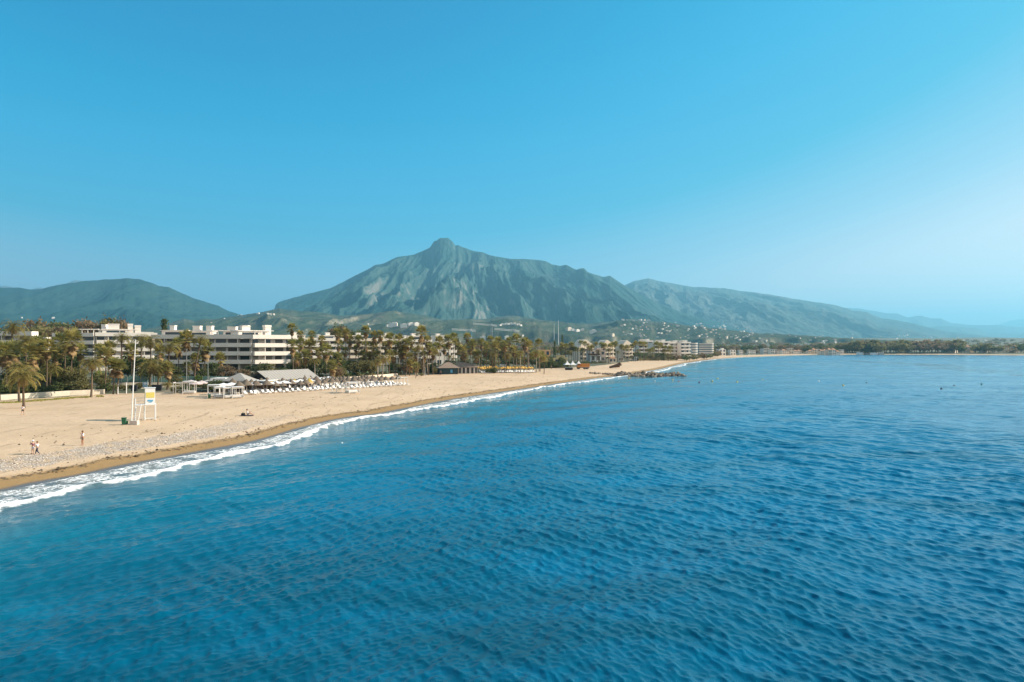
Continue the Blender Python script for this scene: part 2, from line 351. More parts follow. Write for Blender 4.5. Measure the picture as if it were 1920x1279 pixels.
def beach_mat():
    m, n, l, b = nt('sand')
    g = N(n, 'ShaderNodeNewGeometry'); P = g.outputs['Position']
    t = N(n, 'ShaderNodeAttribute', attribute_name='inl'); s = N(n, 'ShaderNodeAttribute', attribute_name='arc')
    def no(scale, det=5, rough=.6, sc=None):
        x = N(n, 'ShaderNodeTexNoise', Scale=scale, Detail=float(det), Roughness=rough)
        if sc:
            mp = N(n, 'ShaderNodeMapping'); mp.inputs['Scale'].default_value = sc; l.new(P, mp.inputs[0]); l.new(mp.outputs[0], x.inputs['Vector'])
        else: l.new(P, x.inputs['Vector'])
        return x.outputs[0]
    def mt(op, a, b_, clamp=False):
        x = n.new('ShaderNodeMath'); x.operation = op; x.use_clamp = clamp
        for i, v in enumerate((a, b_)):
            if isinstance(v, (int, float)): x.inputs[i].default_value = v
            else: l.new(v, x.inputs[i])
        return x.outputs[0]
    def mr(v, a, b_, c=0, d=1):
        x = N(n, 'ShaderNodeMapRange'); x.interpolation_type = 'SMOOTHSTEP'; l.new(v, x.inputs[0])
        for i, k in enumerate((a, b_, c, d)): x.inputs[i+1].default_value = k
        return x.outputs[0]
    def mixc(f, a, b_):
        x = N(n, 'ShaderNodeMix', data_type='RGBA')
        for k, v in ((0, f), ('A', a), ('B', b_)):
            if isinstance(v, tuple): x.inputs[k].default_value = (*v, 1)
            elif isinstance(v, (int, float)): x.inputs[k].default_value = v
            else: l.new(v, x.inputs[k])
        return x.outputs['Result']
    big = no(.06, 4); fine = no(1.7, 6, .7); mid = no(.35, 5, .6, (1, .35, 1))
    dry = ramp(n, [(.3, (.47, .33, .20)), (.55, (.57, .405, .26)), (.75, (.63, .46, .31))]); l.new(mt('ADD', mt('MULTIPLY', big, .6), mt('MULTIPLY', mid, .4)), dry.inputs[0])
    c = mixc(mr(fine, .56, .72, 0, .35), dry.outputs[0], (.42, .31, .20))
    vf = N(n, 'ShaderNodeTexVoronoi', Scale=.55); l.new(P, vf.inputs['Vector'])       # footprints and scuffs
    wt = N(n, 'ShaderNodeTexWave', Scale=.055, Distortion=9.0, Detail=4.0); wt.inputs['Detail Scale'].default_value = .35; wt.bands_direction = 'X'; l.new(P, wt.inputs['Vector'])      # vehicle tracks and raked lines
    c = mixc(mt('MULTIPLY', mr(wt.outputs[1], .035, .004), mt('MULTIPLY', mr(no(.25, 3), .45, .6), .6)), c, (.30, .21, .13))
    c = mixc(mr(vf.outputs[0], .16, .03, 0, .75), c, (.36, .26, .17))
    tj = mt('ADD', t.outputs['Fac'], mt('MULTIPLY', mt('SUBTRACT', no(.35, 4), .5), 2.2))
    # pebble bank
    peb = mt('MULTIPLY', mt('MULTIPLY', mr(tj, 5.0, 5.9), mr(tj, 11.6, 10.2)), mr(s.outputs['Fac'], S_PEB+6, S_PEB-25))
    vp = N(n, 'ShaderNodeTexVoronoi', Scale=5.0); l.new(P, vp.inputs['Vector']); vp2 = N(n, 'ShaderNodeTexVoronoi', Scale=2.2); l.new(P, vp2.inputs['Vector'])
    sep = N(n, 'ShaderNodeSeparateColor'); l.new(vp.outputs['Color'], sep.inputs[0])
    pc = ramp(n, [(0, (.22, .19, .17)), (.35, (.42, .36, .31)), (.7, (.58, .50, .43)), (1, (.74, .67, .60))]); l.new(sep.outputs[0], pc.inputs[0])
    gap = mr(vp.outputs[0], .35, .62, 0, .5); pcol = mixc(gap, pc.outputs[0], (.13, .11, .09))
    c = mixc(mt('MULTIPLY', peb, mr(no(.8, 4), .32, .6, .0, .75)), c, pcol)
    # damp ochre sand, weed line, wet sand
    c = mixc(mr(tj, 4.4, 3.0), c, (.30, .185, .075))
    deb = mt('MULTIPLY', mt('MULTIPLY', mr(mt('ABSOLUTE', mt('SUBTRACT', tj, 3.3), 0), .55, .1), mr(no(1.6, 5, .7), .42, .56)), .8)
    c = mixc(deb, c, (.07, .05, .03))
    c = mixc(mr(t.outputs['Fac'], 1.3, .4), c, (.13, .105, .085))
    l.new(c, b.inputs['Base Color'])
    l.new(mr(t.outputs['Fac'], .2, 1.2, .22, .9), b.inputs['Roughness']); b.inputs['Specular IOR Level'].default_value = .35
    h = mt('ADD', mt('MULTIPLY', fine, .06), mt('MULTIPLY', mt('MULTIPLY', peb, vp.outputs[0]), -.10))
    h = mt('ADD', h, mt('MULTIPLY', no(.9, 3), .12))
    bp = N(n, 'ShaderNodeBump', Strength=.9, Distance=1.0); l.new(h, bp.inputs['Height']); l.new(bp.outputs[0], b.inputs['Normal'])
    return m
me = make_beach(); me.materials.append(beach_mat()); tag(link('beach', me), kind='structure')

# ---- ground sheet inland
def make_ground():
    rows = [30.0]
    while rows[-1] < 5200: rows.append(rows[-1]*1.012)
    rows = np.array(rows); az = np.concatenate([np.linspace(-R(88), -R(48), 40)[:-1], np.linspace(-R(48), R(48), 620), np.linspace(R(48), R(80), 40)[1:]])
    D, A = np.meshgrid(rows, az, indexing='ij'); X = (D*np.sin(A)).ravel(); Y = (D*np.cos(A)).ravel()
    s, t = shore_st(X, Y); z = h_of(t, X, Y)
    B = back_t(s); z = np.where(t < B-.3, z-.5-np.clip(-t, 0, 10)*.6, z+.03)
    nr, nc = len(rows), len(az); i = np.arange(nr*nc).reshape(nr, nc)
    F = np.stack([i[:-1, :-1], i[:-1, 1:], i[1:, 1:], i[1:, :-1]], -1).reshape(-1, 4)[:, ::-1]
    F = F[(t[F] > -60).any(1)]
    return raw_mesh('ground', np.stack([X, Y, z], 1), F, None, True)
m, n, l, b = nt('inland_ground')
g = N(n, 'ShaderNodeNewGeometry'); no1 = N(n, 'ShaderNodeTexNoise', Scale=.05, Detail=8.0, Roughness=.7); l.new(g.outputs['Position'], no1.inputs['Vector'])
r_ = ramp(n, [(.3, (.035, .05, .02)), (.5, (.08, .085, .04)), (.62, (.16, .13, .08)), (.8, (.28, .22, .15))]); l.new(no1.outputs[0], r_.inputs[0]); l.new(r_.outputs[0], b.inputs['Base Color']); b.inputs['Roughness'].default_value = .95
me = make_ground(); me.materials.append(m); tag(link('ground', me), kind='structure')

# ---- mountains
def mount_mat(name, green, rock, patch, scale=1.0, bias=0):
    m, n, l, b = nt(name)
    g = N(n, 'ShaderNodeNewGeometry'); 
    a = N(n, 'ShaderNodeTexNoise', Scale=.0022*scale, Detail=9.0, Roughness=.68); c = N(n, 'ShaderNodeTexNoise', Scale=.011*scale, Detail=8.0, Roughness=.7)
    mp = N(n, 'ShaderNodeMapping'); mp.inputs['Scale'].default_value = (1, .35, .45); l.new(g.outputs['Position'], mp.inputs[0])
    l.new(mp.outputs[0], a.inputs['Vector']); l.new(mp.outputs[0], c.inputs['Vector'])
    sep = N(n, 'ShaderNodeSeparateXYZ'); l.new(g.outputs['Normal'], sep.inputs[0])
    x = N(n, 'ShaderNodeMath', operation='MULTIPLY_ADD'); l.new(sep.outputs[2], x.inputs[0]); x.inputs[1].default_value = -.55; l.new(a.outputs[0], x.inputs[2])
    y = N(n, 'ShaderNodeMath', operation='MULTIPLY_ADD'); l.new(c.outputs[0], y.inputs[0]); y.inputs[1].default_value = .55; l.new(x.outputs[0], y.inputs[2])
    r = ramp(n, [(.20-bias, green), (.38-bias, tuple((p+q)/2 for p, q in zip(green, rock))), (.50-bias, rock), (.62-bias, patch)]); l.new(y.outputs[0], r.inputs[0]); l.new(r.outputs[0], b.inputs['Base Color'])
    b.inputs['Roughness'].default_value = 1; b.inputs['Specular IOR Level'].default_value = .1
    bp = N(n, 'ShaderNodeBump', Strength=.8, Distance=60.0/scale); l.new(c.outputs[0], bp.inputs['Height']); l.new(bp.outputs[0], b.inputs['Normal'])
    return m
def make_range(name, sil, dist, front, back, m, seed, amp=.16, spacing=360, nu=700, nv=170, base=20, fan=.5, top_px=None, rough=1.0, curve=0, prof_pow=1.25, lean=0, carve=1.0):
    sp = np.array(sil, float)
    px = np.linspace(sp[0, 0], sp[-1, 0], nu)
    crest_px = np.interp(px, sp[:, 0], sp[:, 1])
    crest_px = crest_px - rough*1.7*(fbm(px/14, px*0+seed, 4, seed)-.5)
    u = (px-960)/FX
    xc = (top_px-960)/FX*dist if top_px else u.mean()*dist
    Yr = dist + curve*((px-(top_px or px.mean()))/400)**2*1000 + 240*(fbm(px/60, px*0, 3, seed+4)-.5)
    v = np.concatenate([np.linspace(0, 1, nv), 1+np.linspace(0, 1, 40)[1:]])
    U, V = np.meshgrid(u, v, indexing='xy')
    Yg = np.where(V <= 1, (Yr-front)[None, :]+V*front, Yr[None, :]+(V-1)*back)
    Xg = U*Yg
    C = np.maximum(CH+(HY-crest_px)/FX*Yr, 5)[None, :]
    P = np.where(V <= 1, V**prof_pow, 1-np.abs(V-1)**1.1)
    down = np.clip(1-V, 0, 1)
    w = (Xg-xc + lean*down*front)/(1-fan+fan*(.25+down*1.1)*1.0)
    warp = 300*(fbm(Xg/900, Yg/900, 3, seed+50)-.5)
    rd = ridged((w+warp)/(spacing*2.0), V*1.3+seed, 1, seed)*.54 + ridged((w+warp*1.4)/(spacing*.8), V*2.2+seed, 1, seed+5)*.28 + ridged((w+warp)/(spacing*.3), V*5, 4, seed+9)*.18
    env = np.where(V <= 1, np.sin(np.clip(V, 0, 1)**.85*math.pi)**.8*.9+.1*sstep(0, .3, V), .3)
    Z = base+(C-base)*(P + amp*carve*env*(rd-.62)*2) + (C-base)*.09*env*(fbm(Xg/160, Yg/160, 4, seed+77)-.5)
    Z = Z-(1-sstep(0, .09, V))*(base+40)
    # match the skyline: scale each column so that its highest line of sight is the crest
    el = ((Z-CH)/Yg).max(0); want = (HY-crest_px)/FX
    k = want/np.maximum(el, 1e-4)
    kw = 41; ks = np.convolve(np.pad(k, kw//2, mode='edge'), np.ones(kw)/kw, 'valid')
    kk = ks[None, :]+(k-ks)[None, :]*sstep(.75, .97, V)
    Z = CH+(Z-CH)*np.where(Z > CH, kk, 1)
    for _ in range(3):                                # trim what still pokes above the skyline
        el = ((Z-CH)/Yg); over = np.maximum(el/want[None, :], 1); Z = np.where(Z > CH, CH+(Z-CH)/over**1.0, Z)
    nr, nc = Z.shape; i = np.arange(nr*nc).reshape(nr, nc)
    F = np.stack([i[:-1, :-1], i[:-1, 1:], i[1:, 1:], i[1:, :-1]], -1).reshape(-1, 4)
    Z[-1] = -20
    me = raw_mesh(name, np.stack([Xg.ravel(), Yg.ravel(), Z.ravel()], 1), F, m, True)
    return tag(link(name, me), kind='structure')
mm = mount_mat('limestone_scrub', (.022, .065, .055), (.065, .105, .09), (.19, .19, .165), 1.6, -.03)
make_range('mountain', [(380, 612), (440, 606), (490, 596), (513, 585), (517, 571), (522, 567), (560, 555.5), (620, 540), (660, 520), (690, 505), (703, 497), (720, 494), (745, 482), (760, 480), (776, 478), (790, 472), (806, 464), (814, 452), (819, 451), (825, 446), (840, 446), (848, 452), (854, 460), (859, 459), (866, 463), (890, 471), (905, 473),
    (920, 479), (955, 485), (985, 486), (1010, 488), (1023, 490), (1035, 496), (1050, 499), (1062, 497), (1080, 506), (1090, 503), (1095, 503), (1102, 510), (1115, 515), (1130, 519), (1144, 517), (1158, 527), (1172, 536), (1190, 546), (1230, 566), (1280, 586), (1340, 602), (1420, 620), (1500, 634)],
    7500, 3300, 2500, mm, 11, amp=.34, spacing=380, nu=1100, nv=230, top_px=838, fan=.45, prof_pow=1.15)
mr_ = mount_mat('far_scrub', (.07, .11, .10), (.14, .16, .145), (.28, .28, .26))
make_range('mountain', [(1000, 600), (1100, 570), (1172, 534), (1190, 527), (1215, 522), (1240, 528), (1270, 533), (1300, 538), (1330, 539), (1360, 541), (1390, 546), (1420, 549), (1470, 557), (1520, 565), (1560, 571), (1585, 577), (1600, 583), (1625, 585), (1650, 596), (1700, 604), (1740, 614), (1780, 622), (1850, 630), (1930, 640)],
    11000, 5200, 3000, mr_, 23, amp=.3, spacing=560, top_px=1215, nu=700)
make_range('mountain', [(1480, 600), (1590, 577.5), (1607, 578.5), (1620, 580), (1655, 586), (1685, 589), (1702, 595), (1720, 592), (1728, 592), (1745, 597), (1765, 597), (1785, 606), (1815, 609), (1850, 610), (1865, 609.5), (1930, 615), (2300, 640)],
    19000, 6000, 3000, mr_, 37, amp=.14, spacing=900, nu=500, nv=100, base=10)
make_range('mountain', [(1780, 640), (1840, 618), (1868, 609), (1885, 604), (1900, 600.5), (1930, 597), (2050, 590), (2500, 600)], 29000, 6000, 3000, mr_, 41, amp=.12, spacing=1200, nu=300, nv=80, base=10)
make_range('hills', [(1690, 632), (1725, 621), (1750, 613), (1765, 611.5), (1800, 613), (1830, 616), (1850, 624), (1900, 627), (1960, 620), (2300, 622)], 14500, 4000, 2000, mr_, 43, amp=.13, spacing=700, nu=300, nv=80, base=10)
ml = mount_mat('wooded_slope', (.02, .06, .05), (.04, .08, .06), (.2, .19, .15), 1.0, .0)
make_range('mountain', [(-900, 560), (-500, 545), (-200, 552), (0, 540), (35, 539), (60, 543), (80, 542), (95, 537), (120, 533), (160, 527), (200, 524), (222, 523), (240, 522), (262, 524), (285, 531), (297, 536), (315, 538), (340, 549), (360, 558), (385, 566), (410, 574), (430, 584), (450, 590), (490, 604), (560, 618)],
    6600, 2900, 2500, ml, 53, amp=.2, spacing=480, top_px=235, nu=800, nv=150, fan=.3)
make_range('mountain', [(-300, 545), (-40, 541), (10, 536), (18, 537), (40, 545), (60, 543), (73, 539), (90, 541), (110, 538), (130, 529), (140, 525.5), (152, 526), (160, 528), (200, 540), (400, 600)], 15000, 4000, 2500,
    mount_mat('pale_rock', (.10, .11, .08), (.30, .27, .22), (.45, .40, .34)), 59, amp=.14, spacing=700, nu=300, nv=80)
mf_ = mount_mat('foothill_scrub', (.035, .06, .030), (.10, .10, .065), (.25, .22, .155), 3.5, .10)
make_range('hills', [(240, 622), (290, 614), (315, 606), (345, 598), (365, 601), (380, 598), (400, 598), (425, 595), (440, 594), (470, 588), (500, 583), (525, 579), (560, 583), (600, 586), (640, 592), (690, 588), (740, 583), (790, 590), (830, 600), (900, 598), (960, 592), (1040, 603), (1100, 607), (1180, 598), (1260, 606), (1330, 614), (1420, 624), (1520, 630), (1640, 637), (1760, 640), (1920, 643), (2200, 645)],
    4300, 1900, 900, mf_, 61, amp=.38, spacing=170, nu=1200, nv=150, fan=.2, rough=1.6, prof_pow=1.0, base=45)

# ------------------------------------------------------------------ materials for objects
WHITE = mat('white_render', (.84, .76, .67), .8, .10, .3); CREAM = mat('cream_render', (.72, .61, .48), .85, .12, .3)
WPAINT = mat('white_paint', (.80, .80, .78), .5, .06, 2); GLASS = mat('dark_glass', (.035, .055, .065), .12, .4, .2, spec=.6)
SHADOWG = mat('curtained_glass', (.16, .15, .13), .3, .5, .35); TEALG = mat('green_glass', (.12, .22, .20), .15, .2, .2, spec=.5)
BLIND = mat('half_drawn_blinds', (.30, .27, .22), .5, .5, .5); BRONZE = mat('bronze_glass', (.11, .085, .06), .2, .4, .4)
TRUNK = mat('palm_bark', (.17, .12, .08), .95, .4, 3, bump=.6); TRUNKP = mat('pale_bark', (.34, .29, .23), .95, .3, 3, bump=.5)
PALMG = mat('palm_green', (.46, .36, .11), .6, 0, .9, c2=(.20, .19, .06)); PALMD = mat('fan_green', (.42, .35, .10), .6, 0, .9, c2=(.14, .155, .05))
DEAD = mat('dead_frond', (.52, .36, .18), .9, 0, 1.2, c2=(.20, .13, .06))
LEAFD = mat('leaf_dark', (.18, .20, .065), .7, 0, .7, c2=(.055, .08, .03)); LEAFM = mat('leaf_olive', (.31, .26, .10), .7, 0, .7, c2=(.13, .13, .05))
LEAFB = mat('leaf_brown', (.34, .24, .14), .8, 0, .5, c2=(.17, .125, .07)); LEAFL = mat('leaf_bright', (.24, .30, .07), .7, 0, .7, c2=(.09, .13, .03))
THATCH = mat('thatch', (.20, .155, .115), .95, .35, 5, bump=.5); THATCHY = mat('yellow_thatch', (.50, .36, .10), .9, .25, 5)
YELLOW = mat('yellow_canvas', (.66, .38, .08), .8, .12, 2); CANVAS = mat('white_canvas', (.80, .78, .76), .8, .06, 1)
WOODW = mat('white_wood', (.76, .72, .66), .7, .12, 4); WOOD = mat('brown_wood', (.16, .09, .05), .8, .3, 3)
ROOFG = mat('grey_metal_roof', (.36, .33, .29), .6, .10, .6); TILE = mat('brown_roof', (.30, .22, .17), .9, .3, 1.2); TERRA = mat('terracotta', (.48, .25, .14), .9, .25, .8)
GREENP = mat('green_plastic', (.03, .14, .07), .5, .1, 2); DARK = mat('dark_metal', (.035, .035, .04), .5, .2, 2); METAL = mat('galvanised', (.42, .43, .43), .45, .1, 2)
ROCK = mat('boulder', (.40, .32, .24), .95, 0, .8, c2=(.11, .09, .075), bump=.7); SKIN = mat('skin', (.50, .28, .19), .6, .1, 4)
STONE = mat('pale_stone', (.66, .58, .46), .9, .2, 1.2, bump=.3); BLUE = mat('blue_panel', (.10, .38, .62), .5, .1, 2); YPAN = mat('yellow_panel', (.74, .62, .16), .5, .08, 2)
NAVY = mat('navy_cloth', (.03, .035, .07), .9, .1, 4); BLACKC = mat('black_cloth', (.02, .02, .022), .9, .1, 4); ORANGE = mat('orange_paint', (.62, .25, .06), .6, .2, 1)

def leafy(m, k=.45):
    n = m.node_tree.nodes; l = m.node_tree.links; b = n['Principled BSDF']; o = [x for x in n if x.type == 'OUTPUT_MATERIAL'][0]
    t = n.new('ShaderNodeBsdfTranslucent'); mx = n.new('ShaderNodeMixShader'); mx.inputs[0].default_value = k
    l.new(b.inputs['Base Color'].links[0].from_socket, t.inputs[0]); l.new(b.outputs[0], mx.inputs[1]); l.new(t.outputs[0], mx.inputs[2]); l.new(mx.outputs[0], o.inputs[0])
for m_ in (PALMG, PALMD, LEAFD, LEAFM, LEAFB, LEAFL, DEAD): leafy(m_)
ORD = 'zeroth first second third fourth fifth sixth seventh eighth ninth tenth eleventh twelfth thirteenth fourteenth fifteenth sixteenth seventeenth eighteenth nineteenth'.split()
TENS = {20: 'twent', 30: 'thirt', 40: 'fort', 50: 'fift', 60: 'sixt', 70: 'sevent', 80: 'eight', 90: 'ninet'}
def ordn(i):
    if i < 20: return ORD[i]
    if i >= 100: return 'hundred-and-'+ordn(i-100) if i > 100 else 'hundredth'
    t, r = i//10*10, i % 10
    return TENS[t]+'ieth' if r == 0 else TENS[t]+'y-'+ORD[r]
def inst(name, me, parent, loc=(0, 0, 0), sc=1, rz=0, m=None):
    o = link(name, me, parent); o.location = loc; o.scale = (sc,)*3 if not hasattr(sc, '__len__') else sc; o.rotation_euler = (0, 0, rz)
    KIDS.setdefault(parent, []).append(o); return o
def as_mesh(mb, name, m, smooth=False): return raw_mesh(name, mb.v, mb.f, m, smooth)

# ------------------------------------------------------------------ plants
def tri_leaf(mb, a, b, w, nrm):
    d = (b-a); s = d.cross(nrm)
    if s.length < 1e-6: s = Vector((1, 0, 0))
    s = s.normalized()*w
    mb.add([a-s*.5, a+d*.45-s, b, a+d*.45+s], [(0, 1, 2, 3)])
def feather_mesh(seed, n=36, dead=False):
    r = random.Random(seed); mb = MB()
    for i in range(n):
        az = i*2.399+r.uniform(-.2, .2); k = i/n
        el = R(82-118*k**.85) + r.uniform(-.12, .12)
        if dead: el = R(r.uniform(-75, -35))
        L = r.uniform(.85, 1.08)*(.72 if dead else (.75+.25*min(1, k*3)))
        p = Vector((0, 0, 0)); h = Vector((math.cos(az), math.sin(az), 0)); pts = []; e = el; K = 7
        for j in range(K+1):
            pts.append(p.copy()); p = p+(h*math.cos(e)+Vector((0, 0, math.sin(e))))*L/K; e -= R(8+6*j*.4)*(1.1 if el > .3 else .75)
        mb.tube(pts, [.012-.001*j for j in range(K+1)], 3, False)
        side = h.cross(Vector((0, 0, 1)))
        for j in range(1, K+1):
            for q in (0, .5):
                a = pts[j-1].lerp(pts[j], 1-q) if j else pts[0]; t = (pts[j]-pts[j-1]).normalized()
                ll = .26*math.sin(math.pi*min(.97, (j-q+1.2)/(K+1.8)))+.05
                for sg in (-1, 1):
                    dr = (side*sg*.85+t*.55+Vector((0, 0, r.uniform(-.45, -.05)))).normalized()
                    tri_leaf(mb, a, a+dr*ll*r.uniform(.8, 1.15), .017, Vector((0, 0, 1)))
    return mb
def fan_mesh(seed, n=34, skirt=False):
    r = random.Random(seed); mb = MB()
    for i in range(n):
        az = i*2.399+r.uniform(-.3, .3); k = i/n
        el = R(80-105*k)+r.uniform(-.15, .15) if not skirt else R(r.uniform(-88, -38))
        h = Vector((math.cos(az), math.sin(az), 0)); d = h*math.cos(el)+Vector((0, 0, math.sin(el)))
        root = Vector((0, 0, 0)) if not skirt else Vector((h.x*.05, h.y*.05, -r.uniform(0, .6)))
        Lp = r.uniform(.42, .6) if not skirt else r.uniform(.15, .35)
        a = root+d*Lp-Vector((0, 0, .05)); mb.tube([root, a], [.014, .01], 3, False)
        side = d.cross(Vector((0, 0, 1))); side = side.normalized() if side.length > .05 else Vector((1, 0, 0))
        B = 11; bl = r.uniform(.38, .5)
        for j in range(B):
            an = R(-105+210*j/(B-1)); bd = d*math.cos(an)+side*math.sin(an)
            bd = (bd+Vector((0, 0, -.22-(.35 if skirt else 0)))).normalized()
            tri_leaf(mb, a, a+bd*bl*(1-.25*abs(math.sin(an))), .05, side.cross(d)+Vector((0, 0, .01)))
    return mb
FEA = [as_mesh(feather_mesh(s), 'feather_crown', PALMG) for s in (1, 2, 3)]
FEAD = [as_mesh(feather_mesh(s, 12, True), 'feather_dead', DEAD) for s in (4, 5)]
FAN = [as_mesh(fan_mesh(s), 'fan_crown', PALMD) for s in (1, 2, 3)]
FANY = [as_mesh(fan_mesh(s), 'fan_crown', PALMG) for s in (4, 5)]
SKT = [as_mesh(fan_mesh(s, 26, True), 'fan_skirt', DEAD) for s in (6, 7, 8)]
PALMS = []
def palm(kind, cx, cy, bx, by, rp, d=None, skirt=True, pale=False, region=''):
    """crown centre pixel, base pixel (or a distance d), crown radius in pixels"""
    if d is None: b = at(bx, by)
    else: b = up(d, bx)
    dd = b.y; top = Vector(((cx-960)/FX*dd, dd+random.uniform(-.3, .3), zpx(cy, dd)))
    rad = rp/FX*dd*(1.62 if kind == 'W' else 1.12 if rp > 24 else 1.35); L = top-b
    root = empty('palm_tree', b)
    w = .20 if kind == 'F' else .15
    bend = Vector((random.uniform(-.2, .2), random.uniform(-.2, .2), 0))
    pts = [L*k+bend*math.sin(k*math.pi) for k in (0, .04, .25, .5, .75, 1)]
    MB().tube([p-Vector((0, 0, .2)) if i == 0 else p for i, p in enumerate(pts)], [w*1.7, w*1.25, w, w*.92, w*.9, w*1.1], 8).build('trunk', TRUNKP if pale else TRUNK, root, True)
    rz = random.uniform(0, 6.28)
    if kind == 'F':
        inst('crown', random.choice(FEA), root, L, rad, rz)
        if skirt: inst('dead_fronds', random.choice(FEAD), root, L, rad*.8, rz)
    else:
        inst('crown', random.choice(FAN+FANY), root, L+Vector((0, 0, rad*.1)), rad, rz)
        if skirt: inst('dead_fronds', random.choice(SKT), root, L+Vector((0, 0, rad*.1)), rad*random.uniform(.75, 1.05), rz)
    PALMS.append((cx, kind, root, region, skirt, pale, rp)); return root
REG = {'a': 'behind the low wall left of the flagpole', 'b': 'in front of the apartment block with the shaded front', 'c': 'just right of the grey restaurant roof',
       'd': 'in front of the long terraced apartments', 'e': 'behind the yellow parasols', 'f': 'in front of the beige arched houses'}
PL = '''a F 45 704 45 765 34;a F 36 690 37 754 26;a F 23 612 23 0 21 190;a F 50 640 49 0 25 172;a W 88 655 87 734 15;a W 136 641 132 731 18;a W 114 645 112 0 16 185;a F 172 680 171 745 20
a W 200 668 197 736 14;a W 213 688 212 739 13;a W 224 690 219 739 12;a F 228 632 228 0 15 195;a W 10 664 12 737 18;a W 60 666 58 0 17 163;a W 28 660 30 0 16 175;a F 77 668 75 0 18 182;a W 205 655 206 0 12 190
a F 265 636 265 0 17 200;a F 281 640 281 0 19 188;a F 283 684 281 727 29;a F 300 692 296 726 18;a W 72 650 72 0 15 178;a W 104 668 103 0 14 172;a F 122 652 122 0 18 180;a W 150 662 150 0 13 184;a W 186 660 185 0 12 186;a F 95 690 94 0 17 168;a W 245 660 246 0 12 192;b F 318 650 318 0 18 192;b W 334 652 335 716 14;b W 350 638 350 0 14 198;b F 376 636 362 0 15 200;b W 384 655 384 717 14
b W 366 676 366 718 11;b W 316 692 316 728 11;b F 314 720 314 731 8;b W 350 690 353 716 9;b W 413 674 413 711 10;b W 300 660 302 0 11 205;c W 548 618 548 0 9 236;c W 549 650 550 0 11 215;c W 563 645 562 0 9 230;c W 581 652 583 704 13
c W 612 660 612 713 12;c W 598 664 597 0 9 235;c W 623 688 622 714 10;c W 603 640 603 0 8 255;c F 590 676 590 0 10 222;c W 573 668 573 0 10 225;c W 556 672 556 0 9 222;c W 634 672 634 0 9 238;d W 656 640 656 0 9 266;d W 672 640 673 0 9 266;d W 680 668 680 0 9 262;d W 706 668 706 0 9 262;d W 738 668 738 0 9 266;d W 748 638 748 0 9 276;d W 757 658 757 0 9 270;d W 778 664 778 0 9 268;d W 812 664 812 0 9 274;d W 795 668 795 0 8 268;d W 824 642 824 0 9 284;d W 768 672 768 0 8 264;d W 563 629 563 0 7 262;d W 585 629 585 0 7 262;d W 633 627 633 0 9 250;d W 648 626 647 0 8 262;d W 635 648 635 0 9 255
d W 686 622 686 0 9 262;d W 702 631 702 0 8 265;d W 713 630 712 0 8 262;d W 731 637 730 0 10 258;d W 724 652 724 0 9 264;d W 700 652 700 0 9 266;d W 686 650 686 0 8 270;d F 718 671 716 709 14
d F 708 678 709 711 9;d W 730 666 729 0 8 258;d W 762 646 762 0 9 270;d W 771 641 771 0 8 274;d W 790 625 795 0 11 266;d F 784 650 782 0 10 262;d W 801 640 801 0 8 275;d W 806 654 803 0 8 268;d W 818 652 817 0 8 280
d W 781 688 780 709 7;d W 751 664 751 0 7 270;d W 770 684 760 705 8;d W 841 640 841 0 10 290;d W 833 655 832 0 8 288;d W 742 650 742 0 8 272;d W 693 668 694 0 7 266;d W 668 655 668 0 7 270;d W 647 660 648 0 7 262'''
for ln in PL.replace('\n', ';').split(';'):
    q = ln.split(); a = [float(x) for x in q[2:]]
    pale = q[0] in 'cd' and random.random() < .4
    palm(q[1], a[0], a[1], a[2], a[3] or 0, a[4], a[5] if len(a) > 5 else None, True if q[1] == 'W' else random.random() < .5, pale, q[0])
for i in range(34):
    x = 845+i*5.3+random.uniform(-2, 2); palm('W' if i % 5 else 'F', x, random.choice([638, 645, 652, 660, 666, 670])+random.uniform(-3, 3)+max(0, (i-20)*.3), x+random.uniform(-2, 2), 0, random.uniform(7, 10), random.uniform(290, 335), random.random() < .6, random.random() < .4, 'e')
for i in range(46):
    x = 1046+i*4.7+random.uniform(-2, 2); palm('W' if i % 4 else 'F', x, 647+random.uniform(-3, 13)+max(0, (i-30))*.35, x, 0, random.uniform(4.5, 6), random.uniform(440, 470)+max(0, i-16)*4.5, False, False, 'f')
PALMS.sort(key=lambda p: p[0]); cnt = {}
for cx, kind, root, rg, sk_, pale, rp in PALMS:
    cnt[rg] = cnt.get(rg, 0)+1
    tag(root, f"{'feather' if kind == 'F' else 'fan'} palm {REG[rg]}, {ordn(cnt[rg])} from left", 'palm tree', 'palm trees along the back of the beach')

def tree_mesh(seed, h=1.0, clumps=46, leaves=26, spread=(.5, .5, .42), zc=.62, leaf=.05, shape='round', m=None):
    """unit-height crown: many small leaf faces in clumps of uneven size, gaps between"""
    r = random.Random(seed); mb = MB()
    for i in range(clumps):
        while True:
            p = Vector((r.uniform(-1, 1), r.uniform(-1, 1), r.uniform(-1, 1)))
            if .35 < p.length < 1: break
        if shape == 'cone': zz = r.random()**1.3; rr = (1-zz)*.5*r.uniform(.5, 1); a = r.uniform(0, 6.28); c = Vector((rr*math.cos(a)*spread[0]*2, rr*math.sin(a)*spread[0]*2, .08+zz*.92))
        else: c = Vector((p.x*spread[0], p.y*spread[1], zc+p.z*spread[2]*(.8 if p.z < 0 else 1)))
        cr = r.uniform(.06, .15)*(.6 if shape == 'cone' else 1)
        for j in range(leaves):
            q = Vector((r.gauss(0, 1), r.gauss(0, 1), r.gauss(0, .7)))*cr*.62; nn = Vector((r.gauss(0, 1), r.gauss(0, 1), r.gauss(.5, 1))).normalized()
            a = nn.orthogonal().normalized(); b = nn.cross(a); s = leaf*r.uniform(.5, 1.2); o = c+q
            mb.add([o-a*s-b*s*.5, o+a*s*.3-b*s, o+a*s+b*s*.4, o-a*s*.2+b*s], [(0, 1, 2, 3)])
    return mb
